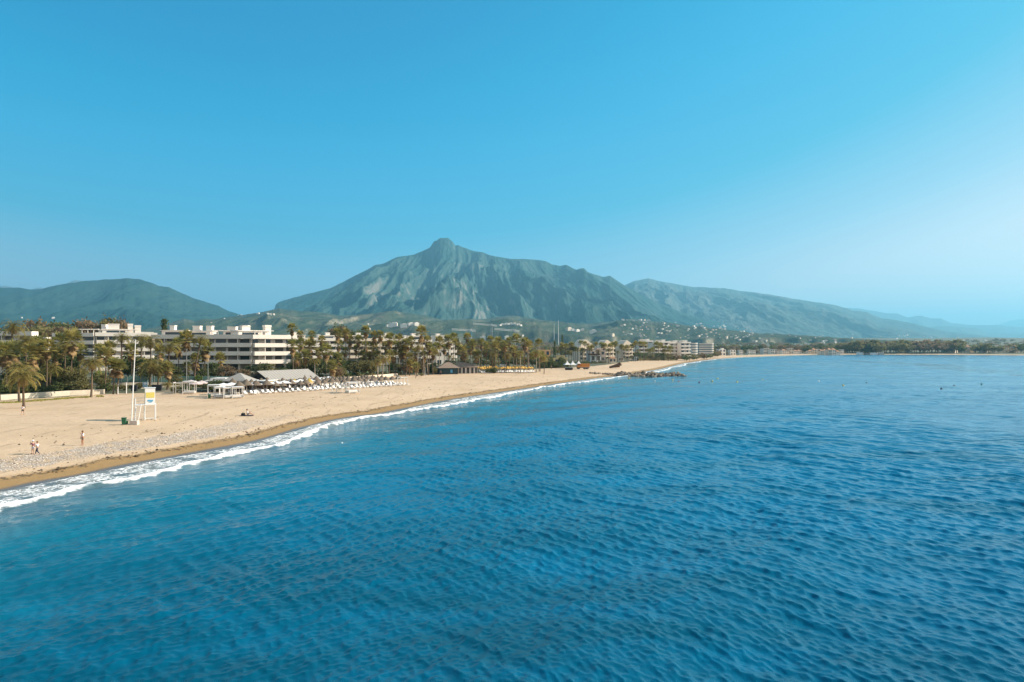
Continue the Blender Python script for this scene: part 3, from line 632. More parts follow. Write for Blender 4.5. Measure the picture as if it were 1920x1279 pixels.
def limbs_mesh(seed, m):
    r = random.Random(seed); mb = MB(); mb.tube([(0, 0, -.03), (.01, 0, .2), (.02, .01, .45)], [.035, .026, .02], 7)
    for k in range(6):
        a = k*1.05+r.uniform(-.3, .3); mb.tube([(.01, 0, .22+.03*k), (.15*math.cos(a), .15*math.sin(a), .42+.03*k), (.3*math.cos(a), .3*math.sin(a), .62+.03*k)], [.016, .011, .005], 5)
    return as_mesh(mb, 'limbs', m)
LIMB = [limbs_mesh(1, TRUNK), limbs_mesh(2, TRUNKP)]
TM = {}
for nm, mt_ in (('dark', LEAFD), ('olive', LEAFM), ('brown', LEAFB), ('bright', LEAFL)):
    TM[nm] = [as_mesh(tree_mesh(s, clumps=60, leaves=30, leaf=.034), 'crown', mt_) for s in (11, 12, 13)]
    TM[nm+'_far'] = [as_mesh(tree_mesh(s, clumps=40, leaves=13, leaf=.06), 'crown', mt_) for s in (21, 22, 23)]
TM['bush'] = [as_mesh(tree_mesh(s, clumps=60, leaves=26, leaf=.045, zc=.45, spread=(.6, .6, .45)), 'crown', LEAFM) for s in (31, 32)]
TM['bushd'] = [as_mesh(tree_mesh(s, clumps=60, leaves=26, leaf=.045, zc=.45, spread=(.6, .6, .45)), 'crown', LEAFD) for s in (33, 34)]
TM['cone'] = [as_mesh(tree_mesh(s, clumps=90, leaves=16, leaf=.03, shape='cone', spread=(.28, 0, 0)), 'crown', LEAFD) for s in (41, 42)]
TREES = []
def tree(kind, px, py, d, h, wide=1.0, name='tree', base=None, region=''):
    """px centre, top pixel row py (or None with height h), distance d"""
    b = up(d, px)
    if h is None: h = zpx(py, d)-b.z
    h = max(h, 1.2); root = empty(name, b, random.uniform(0, 6.28))
    inst('crown', random.choice(TM[kind]), root, (0, 0, 0), (h*wide, h*wide, h))
    if name != 'bush': inst('trunk', random.choice(LIMB), root, (0, 0, 0), (h*min(wide, 1.1), h*min(wide, 1.1), h*(1 if kind != 'cone' else .5)))
    TREES.append((px, d, kind, root, region, name)); return root

# ------------------------------------------------------------------ buildings
def frame(o, ang):
    M = Matrix.Rotation(ang, 3, 'Z'); o = Vector(o)
    return lambda x, y, z: o+M @ Vector((x, y, z))
def fbox(mb, F, x0, x1, y0, y1, z0, z1):
    v = [F(x, y, z) for z in (z0, z1) for x, y in ((x0, y0), (x1, y0), (x1, y1), (x0, y1))]
    mb.add(v, [(3, 2, 1, 0), (4, 5, 6, 7), (0, 1, 5, 4), (1, 2, 6, 5), (2, 3, 7, 6), (3, 0, 4, 7)])
def wing(root, o, ang, L, D, ztop, floors, z0, step=3.0, wm=WHITE, band=1.45, deep=1.9, bay=4.2, fins=True, seed=0, side=True, skew=0.0, lit=True):
    """terraced apartment wing: local x along the front, y into the building. Deep balconies with solid parapets on every floor"""
    r = random.Random(seed); F = frame(o, ang)
    mb = MB(); fbox(mb, F, 0, L, 0, D, z0, ztop-band-.05); 
    mb.build('wall', wm, root)
    for k in range(floors):
        zt = ztop-k*step; x0 = r.uniform(0, 1.2)*skew*k; x1 = L+.6-r.uniform(0, 1.5)*skew
        b = MB(); fbox(b, F, x0-.3, x1, -deep, -deep+.16, zt-band, zt); fbox(b, F, x0-.3, x1, -deep+.163, -.01, zt-band-.02, zt-band+.26)
        if side: fbox(b, F, x1-.16, x1+.02, -deep+.163, D*.6, zt-band+.01, zt-.01)
        fbox(b, F, x0-.32, x0-.14, -deep+.163, -.01, zt-band+.262, zt-.01)
        b.build('balcony', wm, root)
        zb = zt-step; nb = max(1, int(L/bay))
        for j in range(nb):
            xa = (j+.06)*L/nb; xb = (j+(r.uniform(.55, .8) if lit else r.uniform(.86, .94)))*L/nb
            w = MB(); fbox(w, F, xa, xb, -.06, -.004, zb-band+.3, zt-band-.15)
            w.build('window', r.choice([GLASS, GLASS, SHADOWG, BLIND, BRONZE]), root)
        if fins and k < floors-1:
            for j in range(1, nb, 3): f = MB(); fbox(f, F, j*L/nb-.1, j*L/nb+.1, -deep+.2, -.07, zb-.02, zt-band-.03); f.build('dividing_wall', wm, root)
    return F
def roofbits(root, F, items, wm=WHITE):
    for (x, y, z, w, dd, h, kind) in items:
        if kind == 'pent':
            b = MB(); fbox(b, F, x, x+w, y, y+dd, z, z+h); fbox(b, F, x-.4, x+w+.4, y-.4, y+dd+.4, z+h+.003, z+h+.25); b.build('penthouse', wm, root)
            g_ = MB(); fbox(g_, F, x+w*.15, x+w*.8, y-.05, y-.004, z+.4, z+h-.5); g_.build('window', GLASS, root)
        elif kind == 'pergola':
            b = MB()
            for i in range(int(w/2.4)+1): fbox(b, F, x+i*2.4, x+i*2.4+.2, y, y+.2, z, z+h)
            fbox(b, F, x-.2, x+w+.2, y-.1, y+.3, z+h+.002, z+h+.22); fbox(b, F, x-.2, x+w+.2, y+dd, y+dd+.25, z+h+.002, z+h+.22)
            for i in range(int(w/1.0)): fbox(b, F, x+i*1.0, x+i*1.0+.1, y+.302, y+dd-.002, z+h+.02, z+h+.18)
            b.build('pergola', wm, root)
        else:
            b = MB(); fbox(b, F, x, x+w, y, y+dd, z, z+h*.85); fbox(b, F, x-.12, x+w+.12, y-.12, y+dd+.12, z+h*.85+.002, z+h); b.build('chimney', wm, root)

# main block with a shaded front and a sunlit seaward wing
r0 = empty('apartment_building', (-94, 245, 3.0)); inv = lambda root: Vector(root.location)
def wroot(name, o): return empty(name, o)
def loc(root, p): return Vector(p)-Vector(root.location)
o_ = Vector((-129, 246.5, 0)); 
F1 = wing(r0, loc(r0, (-129, 246.3, 0)), R(-1.2), 35.4, 14, 17.3, 4, 3.0, seed=1, bay=4.4, side=False, lit=False)
F2 = wing(r0, loc(r0, (-93.2, 244.3, 0)), R(45), 17.2, 16, 17.25, 4, 3.0, seed=2, skew=.9)
roofbits(r0, F1, [(1, 3, 15.9, 9, 6, 2.9, 'pent'), (3.5, 4, 18.9, 1.7, 1.7, 1.9, 'c'), (10, 5, 15.9, 8, 5, 2.7, 'pent'), (11, 6, 18.8, 2.6, 2, 1.9, 'c'), (16, 6, 18.8, 2.0, 2, 1.9, 'c'), (19.5, 2.4, 15.9, 12, 5, 2.9, 'pergola'), (21, 9, 15.9, 6, 4, 2.9, 'pent'), (22.5, 9, 19.0, 3.2, 2, 1.5, 'c'), (29, 6, 15.9, 4, 5, 2.9, 'pent'), (29.5, 6.5, 19.0, 1.7, 1.7, 1.9, 'c')])
roofbits(r0, F2, [(-3, 4, 15.9, 9, 6, 2.7, 'pent'), (-1, 5.5, 18.8, 3, 2.2, 1.8, 'c'), (2.2, 2.3, 15.9, 7, 2.4, 2.8, 'pergola'), (7.6, 5.2, 15.9, 2.2, 2.2, 5.1, 'c')])
tag(r0, 'four-storey white apartment block, shaded front and sunlit seaward end, behind the restaurant roof', 'building')
# stepped block behind the flagpole
r1 = wroot('apartment_building', (-165, 270, 3.0))
F1 = wing(r1, loc(r1, (-181, 271, 0)), R(-3), 16, 13, 18.4, 4, 3.0, seed=3, side=False, lit=False)
F2 = wing(r1, loc(r1, (-164.6, 270.2, 0)), R(30), 21, 14, 18.6, 4, 3.0, seed=4, skew=1.2)
roofbits(r1, F1, [(6, 3, 17, 9, 4, 2.9, 'pergola'), (12, 8, 17, 7, 4, 2.7, 'pent'), (12.5, 9, 20, 1.8, 1.8, 2.1, 'c')])
roofbits(r1, F2, [(2, 4, 17.2, 10, 6, 2.7, 'pent'), (4, 5, 20.1, 4, 3, 2.2, 'c'), (11, 4.5, 17.2, 1.8, 1.8, 5.2, 'c'), (13.5, 4.5, 17.2, 2.2, 2.2, 4.6, 'c'), (8, 2, 17.2, 7, 2.4, 2.6, 'pergola'), (15, 5, 17.2, 5, 4, 1.6, 'pent')])
tag(r1, 'stepped white apartment block with roof terraces rising behind the leaning flagpole', 'building')
r2 = wroot('apartment_building', (-190, 225, 3.0))
wing(r2, loc(r2, (-192, 232, 0)), R(4), 28, 3, 18.2, 4, 3.0, seed=5, side=True)
wing(r2, loc(r2, (-163.4, 234.5, 0)), R(8), 3.5, 2, 16.2, 4, 3.0, seed=6, side=True)
tag(r2, 'white apartment block cut by the left edge, half hidden by tall palms', 'building')
# long terraced block
r3 = wroot('apartment_building', (-70, 360, 3.5))
a3 = math.atan2(46, 81); pos = Vector((-113, 340, 0)); lens = [17, 15, 17, 14, 16, 13]
for i, L in enumerate(lens):
    off = Vector((-math.sin(a3), math.cos(a3), 0))*(1.6 if i % 2 else 0)
    Fi = wing(r3, loc(r3, pos+off), a3, L, 13, 17.4-(.0 if i < 4 else .4), 4, 3.2, seed=10+i, bay=4.0, wm=CREAM if i in (2,) else WHITE)
    roofbits(r3, Fi, [(2, 3, 15.9, L*.5, 5, 2.8, 'pent'), (L*.3, 5, 18.9, 2.2, 2, 1.5, 'c'), (L-1.2, -1.6, 15.96, 1.1, 3, 3.2, 'c')])
    pos = pos+Vector((math.cos(a3), math.sin(a3), 0))*(L+.3)
tag(r3, 'long cream terraced apartment block with four tiers of balconies behind many palms', 'building')

HOUSES = []
def house(px, py_top, d, wpx, depth=None, m=WHITE, roof='flat', floors=2, ang=None, name='house', region='', zb=None, windows=True):
    b = up(d, px) if zb is None else up(d, px, zb); w = wpx/FX*d; h = zpx(py_top, d)-b.z; depth = depth or w*.7
    ang = random.uniform(-.3, .9) if ang is None else ang
    root = empty(name, b, ang)
    hw = h*.75 if roof in ('hip', 'gable') else h*.6 if roof == 'barrel' else h
    mb = MB(); mb.box((0, 0, hw/2-1), (w, depth, hw+2)); 
    if roof == 'flat' and windows and w > 9: mb.box((w*.18, depth*.1, hw+.75), (w*.4, depth*.5, 1.5)); mb.box((-w*.25, -depth*.5-.9, hw*.45), (w*.45, 1.8, .9))
    mb.build('wall', m, root)
    if roof == 'hip':
        o = .4; MB().add([(-w/2-o, -depth/2-o, hw+.01), (w/2+o, -depth/2-o, hw+.01), (w/2+o, depth/2+o, hw+.01), (-w/2-o, depth/2+o, hw+.01), (-w*.2, 0, h), (w*.2, 0, h)],
                         [(0, 1, 5, 4), (1, 2, 5), (2, 3, 4, 5), (3, 0, 4), (3, 2, 1, 0)]).build('roof', TERRA, root)
    elif roof == 'barrel':
        prof = [(-w/2-.2, hw+.01)]+[(-w/2-.2+w*.5*k/8, hw+.02+(h-hw)*math.sin(k/8*math.pi/2)) for k in range(1, 9)]+[(w/2+.2, hw+(h-hw)*.45), (w/2+.2, hw+.01)]
        n_ = len(prof); MB().add([(x, -depth/2-.3, z) for x, z in prof]+[(x, depth/2+.3, z) for x, z in prof], [tuple(range(n_))[::-1], tuple(range(n_, 2*n_))]+[(i, (i+1) % n_, n_+(i+1) % n_, n_+i) for i in range(n_)]).build('roof', CREAM, root)
    if windows:
        nw = max(2, min(9, int(w/3.4)))
        for k in range(floors):
            for j in range(nw):
                z = (k+.55)*hw/floors; MB().box(((j+.5)*w/nw-w/2, -depth/2-.02, z), (w/nw*.5, .06, hw/floors*.5)).build('window', random.choice([GLASS, SHADOWG]), root)
            MB().box((w/2+.02, 0, (k+.55)*hw/floors), (.06, depth*.4, hw/floors*.5)).build('window', GLASS, root)
    HOUSES.append((px, root, region)); return root
# beige houses with barrel roofs
for i, (px, w, d) in enumerate([(1092, 36, 545), (1133, 34, 575), (1170, 30, 605)]):
    o = house(px, 637+i*.6, d, w*.85, 9, CREAM, 'barrel', 3, R(30)); F = frame((0, 0, 0), 0)
    ww = w/FX*d
    for z in (3.2, 6.4, 9.6): MB().box((ww*.1, -9/2-1.0, z), (ww*.7, 1.9, 1.0)).build('balcony', CREAM, o)
    tag(o, f"beige house with a curved barrel roof behind palms, {['nearest to the crane masts', 'in the middle of three', 'beside the long white hotel'][i]}", 'house', 'beige arched houses')
# white hotels
def hotel(px0, px1, pyt, d, lab, m=WHITE, fl=5, ang=.35, cat='hotel', bands=True):
    w = (px1-px0)/FX*d/math.cos(ang); b = up(d, (px0+px1)/2); top = zpx(pyt, d)
    root = empty('hotel', b); h = top-b.z; step = h/fl
    Fh = wing(root, (-w/2*math.cos(ang), -w/2*math.sin(ang), 0), ang, w, 12, h, fl, -1, step=step, wm=m, band=step*.42, deep=1.6, bay=4.5, seed=int(px0))
    roofbits(root, Fh, [(w*.2, 3, h-step*.4, w*.3, 4, 2.2, 'pent'), (w*.7, 4, h-step*.4, 3, 3, 3, 'c')])
    tag(root, lab, cat); return root
hotel(1197, 1226, 638.5, 660, 'white hotel wing with bluish glass balconies nearest the beige arched houses')
hotel(1226, 1256, 640, 640, 'white hotel wing, second of the row right of the beige arched houses')
hotel(1254, 1277, 641.5, 655, 'lower white hotel wing between two taller hotel wings above the second beach')
hotel(1276, 1294, 641, 650, 'white hotel wing with a roof box beside the rounded balcony block')
for i, (x0, x1) in enumerate([(1296, 1308), (1308.5, 1338)]):
    d = 700+i*80; w = (x1-x0)/FX*d; b = up(d, (x0+x1)/2); top = zpx(643+i, d)-b.z; root = empty('apartment_tower', b)
    def slab(r_, z0, z1): 
        P_ = [(-w/2, 5), (-w/2, -4)]+[(w/2-5+5*math.sin(t), -4+(4-4*math.cos(t)) if 0 else -4*math.cos(t)) for t in [k*math.pi/8 for k in range(9)]]+[(w/2-5, 5)]
        return MB().prism([(x*r_, y*r_) for x, y in P_], z0, z1)
    slab(.93, -1, top).build('wall', mat('grey_glass_wall', (.20, .24, .25), .3), root)
    for k in range(6): slab(1.0, top*(k+1)/6-1.1, top*(k+1)/6+.03).build('balcony', WHITE, root)
    tag(root, ['narrow apartment block of stacked white balconies left of its wider twin', 'wide apartment block with six rounded white balcony tiers above the far beach'][i], 'building')
# beach club and small buildings behind the rocks
def simple(px, pyt, d, w, lab, m=CREAM, roof='flat', fl=1, name='beach_house', ang=.3, cat='building', dep=None):
    o = house(px, pyt, d, w, dep, m, roof, fl, ang, name); HOUSES.pop(); return tag(o, lab, cat)
simple(1117, 657, 500, 30, 'low pink-white beach restaurant with terrace beneath the beige arched houses', mat('pink_render', (.66, .52, .44)), 'flat', 2)
simple(1114, 664.5, 480, 22, 'open kiosk under a flat dark red-brown awning by the beach restaurant', WPAINT, 'flat', 1, 'kiosk'); 
k_ = tag(empty('awning', up(477, 1114, 7.7)), 'flat dark red-brown awning above the kiosk terrace', 'awning'); MB().box((0, 0, 0), (8.4, 4, .9)).build('canopy', WOOD, k_)
[MB().tube([(x, y, -.2), (x, y, -7.3)], .09, 6).build('post', WOOD, k_) for x in (-3.8, 3.8) for y in (-1.8, 1.8)]
simple(1147, 669, 480, 14, 'small cream shed with slanted roof right of the kiosk', CREAM, 'hip', 1, 'shed')
simple(1163, 670, 530, 10, 'low beige shed at the inland edge of the second beach', CREAM, 'flat', 1, 'shed')
simple(1192, 669, 570, 8, 'white box hut on the sand of the second beach', WPAINT, 'flat', 1, 'hut')
simple(1020, 656, 430, 20, 'orange and white villa behind the dark hedge', mat('orange_render', (.62, .36, .18)), 'flat', 2, 'villa')
simple(1016, 648, 445, 7, 'tall narrow white gable behind the orange villa', WPAINT, 'gable', 2, 'villa')
simple(1044, 671, 395, 40, 'long low cream garden wall with arches above the dark hedge', mat('yellow_stone', (.60, .48, .26)), 'flat', 1, 'garden_wall', .15, 'wall', 1.2)
simple(828, 629, 372, 30, 'end pavilion of the terraced apartments with a pale flat roof', WHITE, 'flat', 4, 'apartment_building', .4)
for i, (px, pt, d, w) in enumerate([(1352, 655, 850, 14), (1372, 656, 890, 12), (1388, 656.5, 930, 8), (1404, 656, 970, 8), (1412, 657, 990, 8)]):
    tag(house(px, pt, d, w, None, WHITE, 'flat', 2, .3), f'white villa on the shore between rounded block and far terraces, {ordn(i+1)} built', 'house')
k = 0
for i in range(22):
    px = 1424+i*7.2+random.uniform(-1, 1)
    if 1497 < px < 1514: continue
    k += 1; o = house(px, 653.5+random.uniform(-1, 3.5), 1010+random.uniform(0, 50)+(px-1424)*.4, random.uniform(6.5, 8.5), 8, random.choice([WHITE, WHITE, CREAM]), random.choice(['flat', 'hip']), 2, .2)
HG = {}
def finish_houses(where, group, lab, cat='house'):
    hs_ = sorted([h_ for h_ in HOUSES if 'label' not in h_[1]], key=lambda q: q[0])
    for i, (px, o, _) in enumerate(hs_): tag(o, lab.format(ordn(i+1)), cat, group)
finish_houses('', 'white terrace houses on the far shore', 'small white house on the far shore row right of the rounded block, {} from left')
for i in range(40):
    px = 1770+i*3.4+random.uniform(-2, 2); house(px, 646+random.uniform(0, 12), 1120+random.uniform(0, 200), random.uniform(4, 8), 9, random.choice([WHITE, CREAM]), random.choice(['flat', 'hip']), 2, windows=False)
finish_houses('', 'villas among trees at the far right shore', 'small pale villa among trees at the far right shore, {} from left')
for i, (px, pt, d, w) in enumerate([(1612, 661, 1075, 9), (1625, 662, 1070, 8), (1638, 661.5, 1075, 9), (1651, 661, 1072, 9)]):
    tag(house(px, pt, d, w, 6, [WPAINT, TILE, WPAINT, mat('pink_render', (0, 0, 0))][i], 'flat', 1, .1, 'beach_hut', windows=False), f'tiny beach hut at the waterline before the far woods, {ordn(i+1)} from left', 'hut', 'huts before the far woods')
# hillside settlements
def hill_h(px, d):
    return None
dg = None
def drop_on_hills(x, y):
    hit, p, nn, idx, ob, mtx = scn.ray_cast(dg, Vector((x, y, 3000)), Vector((0, 0, -1)), distance=4000)
    return p.z if hit else hz(x, y)
bpy.context.view_layer.update(); dg = bpy.context.evaluated_depsgraph_get()
def hill_house(px, py, wpx, m=WHITE, roof='flat', dmin=2000, hpx=None):
    """first hillside point seen through the pixel"""
    dr = Vector(((px-960)/FX, 1, -(py-HY)/FX)).normalized(); o0 = Vector((0, 0, CH))+dr*dmin
    hit, p, nn, idx, ob, mtx = scn.ray_cast(dg, o0, dr, distance=30000)
    if not hit: return
    d = p.y; w = wpx/FX*d; h = (hpx or wpx*.45)/FX*d
    root = empty('house', p, random.uniform(-.3, .9)); mb = MB(); mb.box((0, 0, h/2-h*.4), (w, w*.7, h*1.8)); mb.build('wall', m, root)
    if roof == 'hip': MB().add([(-w*.53, -w*.38, h*.91), (w*.53, -w*.38, h*.91), (w*.53, w*.38, h*.91), (-w*.53, w*.38, h*.91), (0, 0, h*1.35)], [(0, 1, 4), (1, 2, 4), (2, 3, 4), (3, 0, 4), (3, 2, 1, 0)]).build('roof', TERRA, root)
    else: MB().box((w*.1, 0, h*1.05), (w*.5, w*.4, h*.3)).build('roof_terrace', m, root)
    HOUSES.append((px, root, '')); return root
rr_ = random.Random(5)
for i in range(120):
    px = rr_.uniform(1165, 1420); t_ = (px-1165)/255; py = 598+t_*16+rr_.random()**1.2*(34-t_*10)
    hill_house(px, py, rr_.uniform(2.2, 5), rr_.choice([WHITE, WHITE, CREAM]), rr_.choice(['flat', 'hip']))
finish_houses('', 'white houses of the hillside village', 'white house of the village on the slope above the hotels, {} from left')
for px, py, w in [(502, 589, 4), (507, 590, 5), (513, 590, 4), (446, 592, 3), (452, 591, 3), (470, 588, 4), (478, 587, 4), (484, 589, 5), (420, 598, 3), (40, 596, 3), (100, 597, 5), (396, 606, 3), (690, 608, 3)]: hill_house(px, py, w, WHITE, 'flat')
finish_houses('', 'lone white houses on the foothills', 'lone white house on the foothills left of the great mountain, {} from left')
for i in range(11): hill_house(938+i*3.8, 611-2.6*math.sin(i/10*math.pi)-(i % 2), 5, WHITE, 'flat', 1800)
finish_houses('', 'white houses in a cluster behind the crane', 'white house in the dense hill cluster behind the crane jib, {} from left')
for i in range(60):
    px = rr_.uniform(1380, 1900); hill_house(px, rr_.uniform(627, 645), rr_.uniform(2, 6), WHITE, 'flat', 1700, rr_.uniform(1, 2))
finish_houses('', 'pale buildings on the plain below the right range', 'small pale building on the plain under the hazy right range, {} from left')
for i, (px, pt, w) in enumerate([(738, 610.5, 14), (757, 611.5, 12), (770, 608.5, 10), (780, 608.5, 10), (728, 611, 8), (791, 612, 8), (1066, 618, 11), (1074, 618.5, 7), (1082, 620.5, 9), (1092, 618, 7), (1112, 623, 12), (905, 634, 10), (880, 632, 9), (950, 632, 8), (980, 628, 4), (690, 617, 8), (1148, 628, 8), (1310, 630, 6), (1362, 632, 6)]):
    hill_house(px, pt+2, w, random.choice([WHITE, WHITE, CREAM]), 'flat', 1300, w*.5)
finish_houses('', 'pale houses showing above the inland trees', 'pale house showing above the inland treetops, {} from left')

# ------------------------------------------------------------------ cranes and masts
def crane(px, pyj, d, x0, x1, slope, m, lab, pyb=650):
    b = up(d, px); H = zpx(pyj, d)-b.z; root = empty('tower_crane', b)
    mb = MB(); s = 1.0
    for sx in (-s, s):
        for sy in (-s, s): mb.tube([(sx, sy, 0), (sx, sy, H)], .16, 4)
    z = 0; k = 0
    while z < H-3: mb.tube([(-s if k % 2 else s, -s, z), (s if k % 2 else -s, -s, z+3)], .1, 4); z += 3; k += 1
    mb.build('mast', m, root)
    xa, xb = (x0-px)/FX*d, (x1-px)/FX*d; za = H-(slope*(x0-px))/FX*d; zb = H-(slope*(x1-px))/FX*d
    j = MB(); n_ = 22; P = lambda t, o, q: (xa+(xb-xa)*t, o, za+(zb-za)*t+q)
    for o, q in ((-.8, 0), (.8, 0), (0, 1.5)): j.tube([P(0, o, q), P(1, o, q)], .2, 4)
    for i in range(n_): j.tube([P(i/n_, -.8 if i % 2 else .8, 0), P((i+.5)/n_, 0, 1.5), P((i+1)/n_, .8 if i % 2 else -.8, 0)], .1, 4)
    j.build('jib', WPAINT, root); MB().box((0, 0, H+1.2), (2.2, 2.2, 2.6)).build('cab', WPAINT, root)
    tag(root, lab, 'crane'); return root
crane(922, 611, 900, 887, 932, .09, METAL, 'tower crane with grey mast, tallest of the three')
crane(883, 621, 760, 847, 892, .06, BLUE, 'tower crane with blue mast top, left of the tallest')
crane(965, 621.5, 780, 927, 974, .09, METAL, 'tower crane with jib reaching left, right of the tallest')
for px, pt, lab in [(1047, 601, 'tall white chimney mast standing above the inland trees'), (1039, 607, 'thin short mast left of the tall white mast')]:
    b = up(1400, px); H = zpx(pt, 1400)-b.z; root = tag(empty('mast', b), lab, 'mast'); MB().tube([(0, 0, 0), (0, 0, H)], [.8 if px == 1047 else .4, .35], 8).build('pole', WPAINT, root); MB().box((0, 0, H*.9), (2.4, 2.4, .5)).build('platform', METAL, root)
for px, pt, lab in [(983.5, 637, 'left one of two dark masts with guy wires behind yellow parasols'), (992, 636.5, 'right one of two dark masts with guy wires behind yellow parasols')]:
    b = up(318, px); H = zpx(pt, 318)-b.z; root = tag(empty('guyed_mast', b), lab, 'mast'); MB().tube([(0, 0, 0), (0, 0, H)], [.2, .14], 8).build('pole', WOOD, root)
    for q in (-1, 1): MB().tube([(0, 0, H-.3), (7*q if (px < 990) == (q < 0) else 1.0*q, 1, H*.45)], .035, 4).build('guy_wire', METAL, root)

# ------------------------------------------------------------------ trees, hedges
for i, (k, px, py, d, w) in enumerate([('olive', 20, 618, 300, 1.2), ('brown', 60, 606, 330, 1.1), ('olive', 85, 612, 300, 1.2), ('olive', 100, 604, 330, 1.0), ('brown', 112, 612, 300, .8), ('dark', 122, 612, 320, 1.0), ('brown', 148, 606, 330, .7), ('brown', 166, 601, 340, .6), ('brown', 182, 606, 330, .5),
     ('brown', 197, 601, 320, .5), ('olive', 208, 596, 320, .55), ('brown', 219, 600, 320, .5), ('brown', 230, 607, 315, .5), ('dark', 40, 640, 215, 1.3), ('dark', 105, 655, 200, 1.3), ('dark', 120, 665, 190, 1.3), ('olive', 130, 690, 172, 1.0), ('olive', 148, 692, 170, 1.0), ('bright', 112, 695, 172, .9),
     ('dark', 30, 690, 172, 1.2), ('dark', 78, 690, 175, 1.2), ('dark', 240, 668, 205, 1.2), ('dark', 262, 672, 200, 1.1), ('dark', 75, 660, 190, 1.2), ('dark', 10, 700, 170, 1.2), ('bright', 185, 697, 178, .8), ('olive', 192, 700, 172, .9), ('dark', 400, 680, 212, .9), ('brown', 424, 685, 205, 1.0), ('brown', 455, 692, 205, 1.0),
     ('dark', 470, 686, 215, 1.1), ('olive', 500, 681, 212, 1.1), ('bright', 493, 684, 215, .9), ('dark', 530, 690, 215, 1.2), ('dark', 545, 683, 225, 1.2), ('olive', 562, 665, 232, .8), ('olive', 575, 672, 235, .9), ('dark', 600, 676, 230, 1.2), ('dark', 626, 660, 240, .9), ('olive', 640, 690, 232, .9), ('brown', 632, 688, 228, .9),
     ('dark', 655, 676, 262, 1.3), ('olive', 668, 679, 250, 1.0), ('olive', 684, 676, 252, 1.0), ('olive', 694, 678, 252, .9), ('dark', 692, 664, 275, 1.0), ('dark', 660, 620, 420, .9), ('brown', 640, 616, 420, .8), ('dark', 637, 614, 430, .7), ('dark', 740, 680, 285, 1.2), ('dark', 765, 677, 290, 1.2), ('bright', 735, 683, 280, .8), ('olive', 748, 684, 272, 1.0),
     ('dark', 790, 678, 290, 1.2), ('dark', 815, 680, 290, 1.2), ('brown', 792, 676, 285, .8), ('olive', 815, 690, 276, .9), ('dark', 845, 676, 310, 1.3), ('olive', 870, 672, 330, 1.2), ('dark', 900, 668, 340, 1.2), ('olive', 925, 672, 335, 1.2), ('dark', 950, 668, 345, 1.2), ('olive', 975, 668, 345, 1.2), ('dark', 1000, 664, 350, 1.2), ('brown', 760, 685, 270, .8),
     ('dark', 280, 690, 195, 1.2), ('dark', 300, 672, 215, 1.1), ('dark', 322, 685, 215, 1.2), ('dark', 345, 700, 200, 1.2), ('dark', 378, 690, 208, 1.0), ('olive', 330, 703, 190, 1.1), ('bright', 372, 704, 198, .9), ('olive', 345, 696, 206, 1.0)]):
    tree(k, px, py, d, None, w, region='garden')
for (px, py, d, w) in [(308, 601, 330, 1.0), (1040, 640, 420, .7), (1054, 630, 600, .6)]: tree('cone', px, py, d, None, w*.55, region='garden', name='conifer')
# low bushes by the promenade
for i, (k, px, d, h, w) in enumerate([('bushd', 8, 158, 2.2, 1.6), ('bushd', 60, 160, 2.4, 1.7), ('bushd', 108, 162, 2.6, 1.5), ('bush', 128, 164, 3.2, 1.3), ('bush', 150, 164, 3.5, 1.2), ('bush', 100, 172, 4, 1.2), ('bushd', 190, 165, 2.0, 1.2), ('bushd', 203, 166, 2.6, 1.1), ('bush', 230, 172, 1.6, 1.4), ('bush', 262, 178, 1.6, 1.4), ('bush', 330, 166, 1.8, 1.2), ('bushd', 348, 166, 2.0, 1.1), ('bush', 352, 186, 2.0, 1.2), ('bushd', 404, 170, 3.4, 1.0), ('bushd', 420, 172, 3.2, 1.0),
        ('bush', 386, 182, 2.2, 1.6), ('bushd', 585, 226, 2.6, 1.3), ('bushd', 605, 224, 2.2, 1.5), ('bushd', 650, 238, 2.2, 1.5), ('bushd', 742, 268, 1.8, 1.2), ('bush', 790, 262, 1.3, 1.0), ('bushd', 770, 276, 2.4, 1.5), ('bushd', 820, 285, 3.0, 1.4), ('bushd', 918, 292, 2.6, 1.2), ('bushd', 926, 292, 2.6, 1.0)]):
    tree(k, px, None, d, h, w, 'bush', region='promenade')
